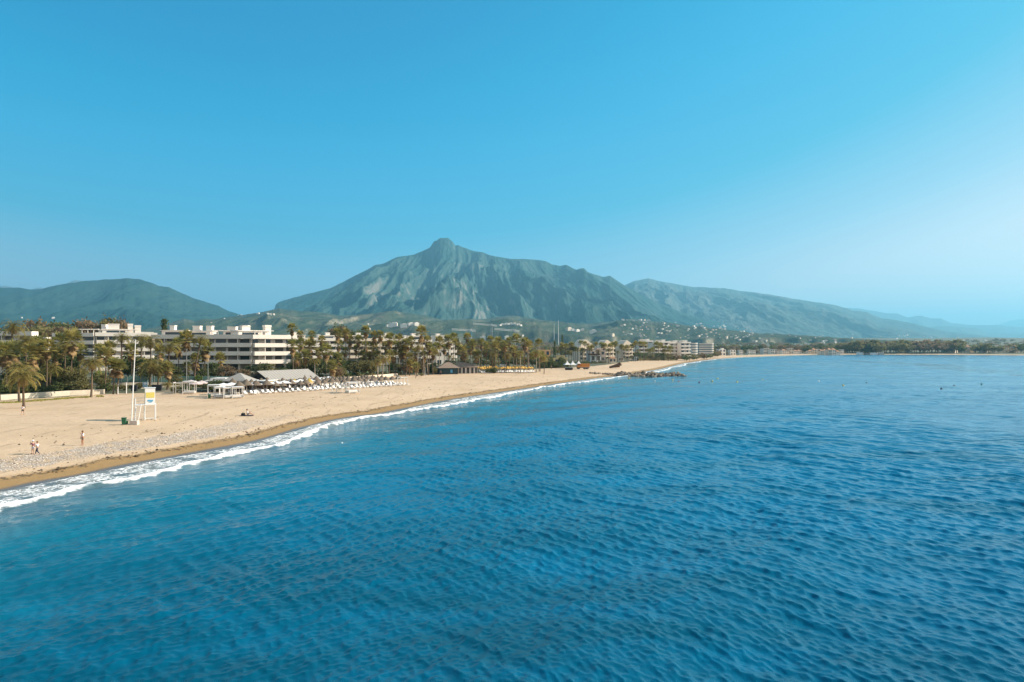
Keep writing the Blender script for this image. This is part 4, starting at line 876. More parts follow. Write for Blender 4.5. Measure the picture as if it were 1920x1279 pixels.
def hedge(pts, h, w, lab, m=LEAFD, seed=0, n=9000):
    r = random.Random(seed); P = [at(x, y) if len(q) == 2 else up(q[2], x) for q in pts for x, y in [q[:2]]]; mb = MB(); o = P[0].copy()
    L = [(P[i+1]-P[i]).length for i in range(len(P)-1)]
    for _ in range(n):
        i = r.choices(range(len(L)), L)[0]; t = r.random(); p = P[i].lerp(P[i+1], t)-o; lump = .8+.35*math.sin(t*L[i]*.9+i)+.2*math.sin(t*L[i]*2.3)
        a = r.uniform(0, math.pi); rad = r.uniform(.75, 1.0)
        d_ = (P[i+1]-P[i]).normalized(); nn_ = Vector((-d_.y, d_.x, 0)); c = p+nn_*math.cos(a)*rad*w/2+Vector((0, 0, math.sin(a)**.5*rad*h*lump))
        nv = (nn_*math.cos(a)+Vector((0, 0, math.sin(a)))+Vector((r.gauss(0, .5), r.gauss(0, .5), r.gauss(0, .5)))).normalized()
        q = nv.orthogonal().normalized(); b = nv.cross(q); s = .17*r.uniform(.6, 1.3)
        mb.add([c-q*s, c-b*s, c+q*s, c+b*s], [(0, 1, 2, 3)])
    core = MB()
    for i in range(len(L)):
        d_ = (P[i+1]-P[i]).normalized(); nn_ = Vector((-d_.y, d_.x, 0))*w*.32; a, b = P[i]-o, P[i+1]-o; u_ = Vector((0, 0, h*.55))
        core.add([a-nn_, b-nn_, b+nn_, a+nn_, a-nn_*.7+u_, b-nn_*.7+u_, b+nn_*.7+u_, a+nn_*.7+u_], [(3, 2, 1, 0), (4, 5, 6, 7), (0, 1, 5, 4), (1, 2, 6, 5), (2, 3, 7, 6), (3, 0, 4, 7)])
    mb.add(core.v, core.f)
    ob = link('hedge', as_mesh(mb, 'hedge', m)); ob.location = o; tag(ob, lab, 'hedge'); return ob
hedge([(1008, 0, 362), (1030, 0, 364), (1052, 0, 366), (1066, 0, 368)], 5.2, 7, 'big dark rounded hedge behind the three white tents', seed=1)
hedge([(1068, 0, 440), (1100, 0, 452), (1135, 0, 466)], 1.6, 2.5, 'long low hedge below the beach restaurant terrace', seed=2, n=4000)
hedge([(556, 0, 215), (600, 0, 228), (650, 0, 240), (700, 0, 254), (750, 0, 270)], 1.5, 2.0, 'clipped green hedge along the promenade right of the restaurant', LEAFM, 3, 9000)
hedge([(190, 0, 176), (262, 0, 182), (345, 0, 188), (430, 0, 192)], 1.0, 1.6, 'low green hedge in front of the glass fence', LEAFM, 4, 7000)
hedge([(0, 0, 160), (50, 0, 161), (100, 0, 163), (135, 0, 165)], 2.3, 3, 'tall dark hedge on the bank behind the low white wall', LEAFD, 5, 12000)
hedge([(760, 0, 285), (800, 0, 290), (850, 0, 300)], 3.0, 3, 'dark hedge behind the brown-roofed beach bar', LEAFD, 6, 7000)
hedge([(1196, 0, 560), (1230, 0, 570), (1268, 0, 600)], 3.0, 4, 'yellow-green scrub strip at the back of the second beach', LEAFM, 7, 5000)

# woods inland: the nearest as trees of their own, the rest one far-off mass
rw = random.Random(31); near_n = 0
cands = []
for i in range(2600):
    px = rw.uniform(560, 1935); d = 400*(2900/400)**(rw.random()**.8)
    if px < 850 and d < 470: continue
    x, y = (px-960)/FX*d, d; s_, t_ = shore_st(x, y); t_ = float(t_[0])
    if t_ < 22+back_t(s_)[0]*1.0 or (px > 1420 and px < 1590 and t_ < 40): continue
    if fbm(np.array([x/130.]), np.array([y/130.]), 3, 91)[0] < .47: continue
    h = rw.uniform(6, 13)*(1.25 if px > 1580 and px < 1790 and t_ < 160 else 1)
    cands.append((h/d, px, d, h, x, y))
cands.sort(reverse=True)
def okspot(px, d):
    for a, b_, c in ((1000, 1190, 640), (1190, 1345, 830), (1345, 1420, 1010), (1420, 1600, 1075)):
        if a < px < b_ and d < c: return False
    return True
cands = [c for c in cands if okspot(c[1], c[2])]
for c in cands[:52]:
    kind = rw.choice(['dark_far', 'olive_far', 'olive_far', 'brown_far', 'brown_far']) if rw.random() > .05 else 'cone'
    if 1580 < c[1] < 1790: kind = 'olive_far' if rw.random() < .6 else 'brown_far'
    tree(kind, c[1], None, c[2], c[3]*(1.3 if kind == 'cone' else 1), rw.uniform(.9, 1.5) if kind != 'cone' else .6, region='inland')
for (x0, x1, n_, d0, d1, h0, h1, kd) in ((1575, 1800, 60, 1100, 1230, 15, 21, ('olive_far', 'olive_far', 'brown_far')), (1340, 1580, 36, 1090, 1300, 9, 15, ('olive_far', 'dark_far', 'brown_far')), (1800, 1925, 24, 1090, 1250, 9, 15, ('dark_far', 'olive_far'))):
    for i in range(n_): tree(rw.choice(kd), x0+(x1-x0)*(i+rw.random())/n_, None, rw.uniform(d0, d1), rw.uniform(h0, h1), rw.uniform(1.1, 1.6), region='inland')
for i in range(26):
    px = 1185+i*6.4+rw.uniform(-2, 2); sd = (0 if px < 1290 else (px-1290)*3.0); tree(rw.choice(('olive_far', 'brown_far', 'dark_far')), px, None, 575+sd+rw.uniform(0, 25) if px > 1240 else rw.uniform(560, 640), rw.uniform(3.5, 6.5), rw.uniform(1.1, 1.6), region='shore')
for i in range(10): tree(rw.choice(('olive_far', 'brown_far')), 1345+i*8+rw.uniform(-2, 2), None, 840+i*19, rw.uniform(4, 7), 1.4, region='shore')
mbs = {k: ([], []) for k in ('dark', 'olive', 'brown')}
base_v = np.array(tree_mesh(77, clumps=22, leaves=9, leaf=.075).v); nq = len(base_v)//4
for c in cands[52:1400]:
    h = c[3]; z = hz(c[4], c[5]); a = rw.uniform(0, 6.28); ca, sa = math.cos(a), math.sin(a); w_ = h*rw.uniform(1.0, 1.7)
    V_ = np.stack([(base_v[:, 0]*ca-base_v[:, 1]*sa)*w_+c[4], (base_v[:, 0]*sa+base_v[:, 1]*ca)*w_+c[5], base_v[:, 2]*h+z-.12*h], 1)
    mbs[rw.choice(['dark', 'olive', 'olive', 'brown', 'brown', 'brown'])][0].append(V_)
for k_, mt_ in (('dark', LEAFD), ('olive', LEAFM), ('brown', LEAFB)):
    V_ = np.concatenate(mbs[k_][0]); Fq = np.arange(len(V_)).reshape(-1, 4)
    tag(link('woods', raw_mesh('woods', V_, Fq, mt_)), f'far mass of {k_} woodland on the plain below the mountains', 'woods', kind='stuff')
KN = {'dark': 'dark green', 'olive': 'olive green', 'brown': 'brownish half-bare', 'bright': 'light green', 'dark_far': 'dark green', 'olive_far': 'olive green', 'brown_far': 'brownish', 'bush': 'olive', 'bushd': 'dark green', 'cone': 'pointed dark'}
WH = {'shore': 'before the hotels', 'garden': 'in the gardens between beach and apartments', 'promenade': 'by the promenade', 'inland': 'on the plain behind the beach towns'}
TREES.sort(key=lambda q: q[0]); cnt = {}
for px, d, kind, root, rg, nm in TREES:
    ky = (KN[kind], rg, nm); cnt[ky] = cnt.get(ky, 0)+1
    tag(root, f"{KN[kind]} {nm} {WH[rg]}, {ordn(cnt[ky])} of its colour from left", nm, {'shore': 'trees before the hotels', 'garden': 'trees in the apartment gardens', 'promenade': 'bushes along the promenade', 'inland': 'trees on the inland plain'}[rg])
# ------------------------------------------------------------------ walls, fences and lamps along the promenade
def strip_wall(pts, h, th, m, name, lab, cat='wall', cap=None, zoff=0, ret=False):
    P = [Vector(p) for p in pts]; o = P[0].copy(); mb = MB()
    for i in range(len(P)-1):
        a, b = P[i]-o, P[i+1]-o; dv = (b-a); dv.z = 0; nn_ = Vector((-dv.y, dv.x, 0)).normalized()*th/2; u_ = Vector((0, 0, h)); dn = Vector((0, 0, -.4+min(0, zoff) if not zoff else 0)); a = a+Vector((0, 0, zoff)); b = b+Vector((0, 0, zoff))
        mb.add([a-nn_+dn, b-nn_+dn, b+nn_+dn, a+nn_+dn, a-nn_+u_, b-nn_+u_, b+nn_+u_, a+nn_+u_], [(3, 2, 1, 0), (4, 5, 6, 7), (0, 1, 5, 4), (1, 2, 6, 5), (2, 3, 7, 6), (3, 0, 4, 7)])
    if ret: return mb, o
    ob = link(name, as_mesh(mb, name, m)); ob.location = o; tag(ob, lab, cat); return ob
strip_wall([at(-60, 753), at(0, 751), at(70, 746), at(130, 742), at(196, 739)], 1.15, .5, STONE, 'beach_wall', 'low white stone wall along the sand left of the flagpole')
strip_wall([at(262, 729), at(300, 727), at(345, 726)], .55, .4, STONE, 'beach_wall', 'short low kerb wall under the palms behind the lifeguard tower')
strip_wall([up(205, 560), up(218, 600), up(232, 655), up(250, 712), up(262, 745)], .95, .5, CREAM, 'promenade_wall', 'long pale promenade wall right of the restaurant')
strip_wall([up(186, 165), up(191, 250), up(196, 340), up(200, 430), up(204, 540)], .75, .3, STONE, 'garden_wall', 'low white garden wall carrying the green glass fence')
rg = empty('glass_fence', up(187, 170)); pts = [up(187, 168), up(191.6, 250), up(196.6, 340), up(200.6, 430), up(204.6, 538)]
for i in range(len(pts)-1):
    n_ = 7
    for k in range(n_):
        a = pts[i].lerp(pts[i+1], (k+.04)/n_); b = pts[i].lerp(pts[i+1], (k+.96)/n_); mb, o = strip_wall([a, b], 1.7, .04, None, '', '', zoff=.78, ret=True)
        mb.v = [tuple(Vector(q)+o-rg.location) for q in mb.v]; mb.build('glass_panel', TEALG, rg)
        MB().tube([a-rg.location+Vector((0, 0, .76)), a-rg.location+Vector((0, 0, 2.6))], .05, 5).build('post', METAL, rg)
tag(rg, 'long green-tinted glass fence between the palms and the apartment gardens', 'fence')
strip_wall([up(252, 655), up(262, 700)], 1.8, .06, mat('green_mesh', (.10, .16, .08), .8), 'mesh_fence', 'dull green mesh fence under the trees right of the restaurant', 'fence')
strip_wall([up(268, 706), up(280, 752)], 1.2, .06, mat('green_mesh', (.10, .16, .08), .8), 'mesh_fence', 'pale green mesh fence behind the three-trunked palm', 'fence')
def lamp(px, pyb, pyt, lab, d=None):
    b = at(px, pyb) if d is None else up(d, px); H = zpx(pyt, b.y)-b.z; root = tag(empty('street_lamp', b), lab, 'street lamp', 'street lamps on the promenade')
    MB().tube([(0, 0, -.1), (0, 0, H)], [.09, .055], 8).build('post', METAL, root); MB().box((-.25, 0, H+.05), (.75, .28, .12)).build('lamp_head', METAL, root)
lamp(96, 731, 676, 'grey street lamp beside tall palm trunk left of the flagpole'); lamp(390, 0, 673, 'street lamp in front of the shaded apartment block', 196); lamp(350, 0, 656, 'street lamp between palms left of the restaurant', 194)
lamp(296, 0, 665, 'street lamp behind the lifeguard tower palms', 190); lamp(798, 0, 690, 'short street lamp left of the brown-roofed beach bar', 262); lamp(846, 0, 672, 'street lamp behind the brown-roofed beach bar', 290)
for i, (px, pb, pt) in enumerate([(34, 752, 712), (237, 738, 718), (221, 739, 722), (285, 728, 702)]):
    b = at(px, pb); H = zpx(pt, b.y)-b.z; root = tag(empty('post', b), ['tall white post beside the twin palms at far left', 'pale wooden post left of the flagpole', 'short pale post among the shaggy palm trunks', 'white post before the big palm behind the tower'][i], 'post')
    MB().tube([(0, 0, -.1), (0, 0, H)], [.11, .1], 8).build('shaft', WPAINT, root); MB().lathe([(.14, H), (.14, H+.08), (0, H+.1)]).build('cap', WPAINT, root)

# ------------------------------------------------------------------ lifeguard tower, flagpole, bins
b = at(281, 787.5); ux = b.y/FX
root = tag(empty('lifeguard_tower', b, R(-58)), 'white lifeguard tower with yellow panels and a ladder on the open sand', 'lifeguard tower')
W_, H_, CB = 1.5, 2.5, 2.5
for x in (-W_/2+.1, W_/2):
    for y in (-W_/2-1.3, -W_/2, W_/2): MB().tube([(x, y, -.2), (x, y, H_+(1.0 if y < -W_/2-1 else 0))], .06, 8).build('leg', WPAINT, root)
mb = MB(); mb.box((.05, -.65, H_), (W_+.1, W_+1.5, .12)); mb.build('platform', WPAINT, root)
mb = MB()
for z in (.35,): mb.box((0.05, -W_/2, z), (W_+.1, .06, .1)); mb.box((.05, W_/2, z), (W_+.1, .06, .1)); mb.box((W_/2, 0, z), (.06, W_, .1))
for x0, z0, x1, z1 in ((-.8, H_-.1, .9, .4),): mb.tube([(x0, -W_/2, z0), (x1, -W_/2, z1)], .03, 5)
mb.build('brace', WPAINT, root)
cab = MB(); cab.box((.05, 0, H_+CB/2+.063), (1.7, W_-.1, CB)).build('cabin', WPAINT, root) if False else None
ob = MB().box((.1, 0, H_+CB/2+.065), (1.3, W_-.1, CB)).build('cabin', WPAINT, root)
MB().box((.1, 0, H_+CB+.105), (1.42, W_+.1, .07)).build('roof', WPAINT, root)
for dx, dy, cx, cy in ((1.12, .02, .1, -W_/2+.05-.012), (.02, 1.2, .1-.65-.012, 0), (.02, 1.2, .1+.65+.012, 0)):
    MB().box((cx, cy, H_+1.5), (dx, dy, .85)).build('yellow_panel', YPAN, root)
MB().box((.1, -W_/2+.035, H_+1.12), (1.25, .03, .05)).build('sill', METAL, root)
sg = MB()
for k in range(9): sg.box((.765, -.34+k*.085, H_+.62+.03*math.sin(k*.8)), (.02, .09, .26))
sg.box((.765, 0, H_+.38), (.02, .42, .09)); sg.build('sign', BLUE, root)
MB().box((.1, -W_/2+.05-.015, H_+.6), (.9, .02, .9)).build('door', mat('glass_door', (.30, .28, .24), .3), root)
lad = MB(); a0, a1 = Vector((W_/2+.08, -1.25, H_)), Vector((W_/2+1.15, -1.75, 0)); sv_ = Vector((-.42, -.9, 0)).normalized()*.62
for q in (Vector((0, 0, 0)), sv_): lad.tube([a0+q+Vector((0, 0, .1)), a1+q*1.1+Vector((0, 0, -.1))], .04, 6)
for k in range(8): q = a0.lerp(a1, (k+.5)/8)+sv_*.5; lad.box(q, (.2, .62, .05), rz=R(-25))
lad.build('ladder', WPAINT, root)
rl = MB()
for z in (.5, 1.0): rl.tube([(-W_/2+.1, -.75, H_+z), (-W_/2+.1, -W_/2-1.3, H_+z), (W_/2-.1, -W_/2-1.3, H_+z)], .032, 6)
rl.build('railing', WPAINT, root)

b = at(245, 796); root = tag(empty('flagpole', b), 'tall white flagpole leaning right, set in a concrete block without a flag', 'flagpole')
topz = zpx(637, b.y)-b.z; MB().tube([(0, .2, .3), ((252.6-245)/FX*b.y*.5, .2, topz/2), ((252.8-245)/FX*b.y, .2, topz)], [.09, .075, .055], 10).build('pole', WPAINT, root)
MB().box((.45, .2, .2), (1.15, .7, .75), top=.97).build('concrete_base', mat('weathered_concrete', (.62, .55, .48), .9), root)
MB().tube([((252.8-245)/FX*b.y, .2, topz), ((252.8-250)/FX*b.y, .2, topz+.05)], .03, 6).build('pulley_arm', METAL, root)
def bin_(px, py, lab, s=1.0, m=GREENP, name='bin'):
    b = at(px, py); root = tag(empty(name, b, .3), lab, 'bin')
    MB().box((0, 0, .5*s), (.5*s, .55*s, .95*s), top=1.18).build('body', m, root); MB().box((0, .03*s, 1.03*s), (.68*s, .74*s, .09*s)).build('lid', m, root)
    for q in (-1, 1): MB().tube([(.24*q*s, .3*s, .1*s), (.30*q*s, .3*s, .1*s)], .1*s, 10).build('wheel', DARK, root)
bin_(232.5, 796, 'green wheeled bin beside the flagpole block', .95); bin_(238.5, 795.2, 'smaller dark green bin between wheeled bin and flagpole', .42)
bin_(392.5, 747.5, 'green bin on the sand at the left end of the sunbeds', .9)
for i, (px, d) in enumerate([(252, 170), (298, 172), (291, 172.5)]): 
    b = up(d, px); root = tag(empty('refuse_bin', b, .2), ['dark refuse bin left of the light blue panel', 'black refuse bin beside big palm trunk, right one', 'black refuse bin by the big palm, left one'][i], 'bin'); MB().box((0, 0, .75), (1.2, .9, 1.3), top=1.1).build('body', DARK, root); MB().box((0, 0, 1.45), (1.35, 1.05, .1)).build('lid', DARK, root)
root = tag(empty('information_panel', up(176, 272), .2), 'light blue information panel with a white round mark near the palms', 'sign'); MB().box((0, 0, 1.3), (1.15, .12, 1.3)).build('panel', mat('pale_blue', (.38, .52, .66), .5), root)
MB().tube([(0, -.062, 1.6), (0, -.085, 1.6)], .3, 16).build('round_mark', WPAINT, root); [MB().tube([(x, 0, -.1), (x, 0, .66)], .04, 6).build('leg', METAL, root) for x in (-.45, .45)]

# ------------------------------------------------------------------ beach restaurant and its sunbeds
A, B = Vector((-62.6, 177, 0)), Vector((-55.2, 192, 0)); ax = (B-A).normalized(); bx_ = Vector((-ax.y, ax.x, 0)); L = 16.7; Wd = 7.5; zg = hz(-62, 182)
root = tag(empty('beach_restaurant', (A.x, A.y, zg)), 'beach restaurant under a long pale grey gabled roof with dark open gable', 'restaurant')
FR = lambda u_, v_, z: Vector((0, 0, z))+ax*u_+bx_*v_
ez, rz_ = 4.3-zg, 6.6-zg; t_ = .18
def roofslab(v0, z0, v1, z1, u0, u1, th):
    return [FR(u0, v0, z0), FR(u1, v0, z0), FR(u1, v1, z1), FR(u0, v1, z1), FR(u0, v0, z0+th), FR(u1, v0, z0+th), FR(u1, v1, z1+th), FR(u0, v1, z1+th)]
mb = MB(); n_ = 34
for k in range(n_):
    u0, u1 = -1+k*(L+2)/n_, -1+(k+1)*(L+2)/n_-.12
    for v0, z0, v1, z1 in ((-.6, ez-.1, Wd/2, rz_), (Wd/2, rz_, Wd+.6, ez-.1)):
        mb.add(roofslab(v0, z0, v1, z1, u0, u1+.12 if 1 else u1, .05+.035*(k % 2)), [(3, 2, 1, 0), (4, 5, 6, 7), (0, 1, 5, 4), (1, 2, 6, 5), (2, 3, 7, 6), (3, 0, 4, 7)])
mb.build('roof', ROOFG, root)
MB().add([FR(.6, 0, ez), FR(.6, Wd, ez), FR(.6, Wd/2, rz_-.1), FR(.75, 0, ez), FR(.75, Wd, ez), FR(.75, Wd/2, rz_-.1)], [(0, 1, 2), (5, 4, 3), (0, 3, 4, 1), (1, 4, 5, 2), (2, 5, 3, 0)]).build('gable', DARK, root)  # dark panel closing the open gable, standing in for the shade inside
mb = MB(); F_ = lambda x, y, z: FR(x, y, z); fbox(mb, F_, 3, L, Wd*.35, Wd, 0, ez-.12); mb.build('wall', mat('brown_wall', (.30, .20, .13), .9), root)
for k in range(6): 
    for v in (.1, Wd-.1): mb = MB(); fbox(mb, F_, k*L/5-.1, k*L/5+.1, v-.1, v+.1, -.2, ez-.15); mb.build('post', WOODW, root)
mb = MB(); fbox(mb, F_, -.3, L+.3, .25, .38, ez-1.0, ez-.3); mb.build('fascia', mat('tan_wood', (.42, .28, .17), .8), root)
mb = MB(); fbox(mb, F_, 3.5, L-2, Wd*.35-.06, Wd*.35-.004, .9, 2.1); mb.build('window', GLASS, root)
# flat-roofed front part and pyramid roof on its left
o2 = at(420, 737); o2 = Vector((-76, 172, hz(-76, 172)))
root = tag(empty('beach_bar', o2), 'flat white-roofed terrace bar with a grey pyramid roof left of the gabled restaurant', 'restaurant')
FB = lambda u_, v_, z: Vector((0, 0, z))+Vector((.95, -.1, 0)).normalized()*u_+Vector((.1, .95, 0)).normalized()*v_
mb = MB(); fbox(mb, FB, -1, 15, -.5, 6, 2.55, 2.75); mb.build('flat_roof', WOODW, root)
for u_ in (0, 2.8, 5.6, 8.4, 11.2, 14):
    for v_ in (0, 5.5): mb = MB(); fbox(mb, FB, u_-.09, u_+.09, v_-.09, v_+.09, -.2, 2.548); mb.build('post', WOODW, root)
mb = MB(); fbox(mb, FB, -1, 13.5, 5.6, 5.75, 0, 2.5); mb.build('back_wall', mat('tan_wood', (.42, .28, .17), .8), root)
mb = MB(); fbox(mb, FB, 1, 9, 2.5, 3.3, 0, 1.1); mb.build('bar_counter', WOOD, root)
mb = MB(); mb.add([FB(3.2, -.2, 2.78), FB(9.6, -.2, 2.78), FB(9.6, 5.6, 2.78), FB(3.2, 5.6, 2.78), FB(6.4, 2.7, 4.6)], [(0, 1, 4), (1, 2, 4), (2, 3, 4), (3, 0, 4), (3, 2, 1, 0)]); mb.build('pyramid_roof', ROOFG, root)
mb = MB(); fbox(mb, FB, -.6, 3.4, 1, 5, 2.9, 3.3); mb.build('roof_box', WOODW, root)

sdir = Vector((35, 50, 0)).normalized(); sn_ = Vector((-sdir.y, sdir.x, 0)); S0 = Vector((-67.2, 153, 0))
def umbrella(kind, m, r=1.25, h=2.2):
    root = empty('parasol', (0, 0, 0)); MB().tube([(0, 0, -.1), (0, 0, h+.5)], .035, 6).build('pole', WOODW, root); mb = MB(); rn = random.Random(3)
    if kind == 'thatch': mb.lathe([(0, h+.85), (r*.12, h+.68), (r*.5, h+.24), (r*.9, h-.2), (r*1.02, h-.36), (r*.93, h-.38), (r*.5, h+.08), (0, h+.45)], n=14); mb.v = [(x*(1+rn.uniform(-.04, .04)), y*(1+rn.uniform(-.04, .04)), z+rn.uniform(-.04, .03)) for x, y, z in mb.v]
    elif kind == 'square': mb.add([(-r, -r, h-.05), (r, -r, h-.05), (r, r, h-.05), (-r, r, h-.05), (0, 0, h+.5), (-r, -r, h-.25), (r, -r, h-.25), (r, r, h-.25), (-r, r, h-.25)], [(0, 1, 4), (1, 2, 4), (2, 3, 4), (3, 0, 4), (5, 6, 1, 0), (6, 7, 2, 1), (7, 8, 3, 2), (8, 5, 0, 3)])
    else: mb.lathe([(0, h+.5), (r*.5, h+.22), (r, h-.15), (r, h-.3)], n=8)
    mb.build('canopy', m, root); return root
def lounger(m=WOODW, cm=CANVAS):
    root = empty('sun_lounger', (0, 0, 0)); f = MB(); f.box((0, -.35, .3), (.66, 1.3, .06))
    for x in (-.28, .28):
        for y in (-.9, .3): f.box((x, y, .14), (.06, .06, .28))
    f.box((0, .62, .62), (.66, .06, .74), rot=Matrix.Rotation(R(-32), 3, 'X')); f.build('frame', m, root)
    c = MB(); c.box((0, -.35, .385), (.6, 1.25, .1)); c.box((0, .52, .68), (.6, .1, .7), rot=Matrix.Rotation(R(-32), 3, 'X')); c.build('mattress', cm, root); return root
def place(proto, used, p, rz=0, sc=1):
    o = proto if not used else copy_tree(proto); o.location = p; o.rotation_euler = (0, 0, rz); o.scale = (sc,)*3; return o
def ground(p): return Vector((p.x, p.y, hz(p.x, p.y)))
shdir = math.atan2(sn_.y, sn_.x)
lg = lounger(); u = 0; lg_n = {k: 0 for k in range(6)}
for i in range(34):
    for row in range(6):
        if row > 2 and (i < 12 or random.random() < .25): continue
        s_ = 8.5+i*1.7+random.uniform(-.35, .35); p = ground(S0+sdir*s_+sn_*(.6+row*3.0+random.uniform(-.5, .5)-(1.0 if i > 17 else 0)))
        if s_ > 63: continue
        o = place(lg, u, p, shdir-math.pi/2+random.uniform(-.3, .3)); u = 1; lg_n[row] += 1
        tag(o, f"white sunbed in the {ordn(row+1)} row by the thatched umbrellas, {ordn(lg_n[row])} from left", 'sunbed', 'white sunbeds before the restaurant')
th = umbrella('thatch', THATCH); thy = umbrella('thatch', THATCHY); u1 = u2 = 0; k1 = k2 = 0
for i in range(22):
    for row in range(5):
        if i < 1 and row or row > 2 and i < 8: continue
        s_ = 8.5+i*2.5+(1.1 if row % 2 else 0)+random.uniform(-.6, .6); p = ground(S0+sdir*s_+sn_*(3.1+row*3.2+random.uniform(-.5, .5)-(1.0 if i > 13 else 0)))
        if s_ > 61: continue
        if row == 1 and i in (4, 7, 9):
            k2 += 1; o = place(thy, u2, p, random.uniform(0, 6), 1.0); u2 = 1; tag(o, f'yellowish thatched umbrella among the grey-brown ones, {ordn(k2)} from left', 'parasol', 'yellowish thatched umbrellas')
        else:
            k1 += 1; o = place(th, u1, p, random.uniform(0, 6), random.uniform(.85, 1.2) if i < 12 else random.uniform(.85, 1.0)); u1 = 1; tag(o, f"grey-brown thatched umbrella in the {ordn(row+1)} row, {ordn(k1)} set up", 'parasol', 'thatched umbrellas over the sunbeds')
sq = umbrella('square', CANVAS, 1.6, 2.3); u = 0
for i, (px, d) in enumerate([(419, 161), (434, 163), (449, 164), (463, 165), (478, 167), (502, 170), (518, 172), (533, 174), (548, 177), (563, 180), (578, 184), (592, 188), (603, 192), (616, 197)]):
    o = place(sq, u, up(d, px), R(25)); u = 1; tag(o, f'square white parasol in the row before the restaurant, {ordn(i+1)} from left', 'parasol', 'white parasols before the restaurant')
cl = umbrella('cone', mat('pink_canvas', (.62, .50, .47), .8), 1.7, 2.3); u = 0
for i, (px, d) in enumerate([(367, 168), (378, 171), (388, 174), (358, 174), (397, 178)]):
    o = place(cl, u, up(d, px), i); u = 1; tag(o, f'pinkish beige round parasol behind the white cabanas, {ordn(i+1)} set up', 'parasol', 'pinkish parasols behind the cabanas')
# yellow parasols
yp = umbrella('cone', YELLOW, .98, 2.2); ylg = lounger(WOOD, CANVAS); u = v_ = 0; ky = kl = 0
Y0, Y1 = at(905, 700), at(1004, 698.5); yd = (Y1-Y0); yl = yd.length; yd.normalize(); yn = Vector((-yd.y, yd.x, 0))
for row in range(3):
    for i in range(17):
        f_ = (i+.3*row)/17*yl; p = ground(Y0+yd*f_+yn*(1.2+row*6.5+random.uniform(-.8, .8)))
        if row < 2 or i % 2 == 0:
            ky += 1; o = place(yp, u, p, random.uniform(0, 6), random.uniform(.9, 1.05)); u = 1; tag(o, f"yellow round parasol in the {['front', 'middle', 'back'][row]} row at the second beach bar, {ordn(i+1)} from left", 'parasol', 'yellow parasols')
        if row == 0 or i % 2:
            for q in (0, 1):
                if row and q: continue
                kl += 1; o = place(ylg, v_, ground(p-yn*1.4+yd*(q*1.0-.5)), math.atan2(yn.y, yn.x)-math.pi/2+random.uniform(-.1, .1)); v_ = 1
                tag(o, f"sunbed under the yellow parasols, {['front', 'middle', 'back'][row]} row, {ordn(kl)} from left", 'sunbed', 'sunbeds under the yellow parasols')
def cabana(p, rz, w, dd, h, lab, mode='bed'):
    root = tag(empty('cabana', p, rz), lab, 'cabana')
    for x in (-w/2, w/2):
        for y in (-dd/2, dd/2): MB().box((x, y, h/2-.1), (.13, .13, h+.2)).build('post', WOODW, root)
    mb = MB()
    for y in (-dd/2, dd/2): mb.box((0, y, h+.07), (w+.2, .12, .12))
    for x in (-w/2, w/2): mb.box((x, 0, h+.2), (.12, dd+.2, .12))
    mb.build('top_frame', WOODW, root)
    if mode != 'open': MB().box((0, 0, h+.3), (w+.1, dd+.1, .05)).build('canopy', CANVAS, root); MB().box((0, 0, .35), (w-.2, dd-.2, .3)).build('bed_base', WOODW, root); MB().box((0, 0, .6), (w-.3, dd-.3, .18)).build('mattress', CANVAS, root)
    if mode == 'curtain':
        for x in (-w/2, w/2): MB().box((x, .12, h/2), (.05, dd-.3, h-.1)).build('curtain', CANVAS, root)
    if mode == 'open': MB().box((0, 0, .9), (w, .08, .08)).build('rail', WOODW, root)
cabana(ground(up(163, 340)), R(15), 3.0, 2.6, 2.5, 'open white wooden arch frame right of the lifeguard tower', 'open')
cabana(ground(up(163, 355)), R(15), .9+1.7, 2.2, 2.7, 'taller white cabana frame, right of the open arch frame', 'bed')
cabana(ground(up(155, 401)), R(20), 2.4, 2.2, 2.4, 'white curtained cabana at the left end of the sunbeds', 'curtain')
cabana(ground(up(152, 412)), R(30), 2.2, 2.2, 2.1, 'white daybed cabana, second from the left end of the sunbeds', 'bed')
cabana(ground(up(151, 430)), R(30), 2.6, 2.2, 2.1, 'white daybed cabana, third from the left end of the sunbeds', 'bed')
cabana(ground(up(151.5, 445)), R(30), 2.4, 2.4, 2.2, 'white daybed cabana next to the first thatched umbrella', 'bed')
cabana(ground(up(171, 636)), R(40), 2.6, 2.4, 1.7, 'low white daybed at the front of the sunbeds under big umbrellas', 'open')
cabana(ground(up(170.5, 661)), R(35), 2.8, 2.4, 2.4, 'white daybed frame standing in front of the sunbed rows', 'bed')
cabana(ground(up(200, 755)), R(35), 2.2, 2.2, 2.4, 'white frame at the right end of the thatched umbrellas', 'open')
# second beach bar
b = at(841, 702); root = tag(empty('beach_bar', b, R(14)), 'beach bar with brown hipped roof and dark glass walls', 'restaurant')
w, dd = 7.6, 5.5; MB().box((0, dd/2, 1.25), (w, dd, 2.6)).build('glass_wall', mat('bar_glass', (.03, .07, .08), .2), root)
MB().add([(-w/2-1, -1, 2.6), (w/2+1, -1, 2.6), (w/2+1, dd+1, 2.6), (-w/2-1, dd+1, 2.6), (-w*.05, dd/2, 4.9), (w*.12, dd/2, 4.9)], [(0, 1, 5, 4), (1, 2, 5), (2, 3, 4, 5), (3, 0, 4), (3, 2, 1, 0)]).build('roof', TILE, root)
for i in range(6): MB().box((-w/2+i*w/5, -.05, 1.25), (.1, .1, 2.6)).build('mullion', DARK, root)
MB().box((1.2, -.11, 1.3), (.9, .05, 1.3)).build('poster', BLUE, root)
b = at(876, 700.5); root = tag(empty('beach_bar', b, R(10)), 'white-walled beach bar with long brown roof beside the glass bar', 'restaurant')
w = 9; MB().box((0, 3, 1.3), (w, 5, 2.7)).build('wall', mat('beige_wall', (.50, .42, .34), .9), root)
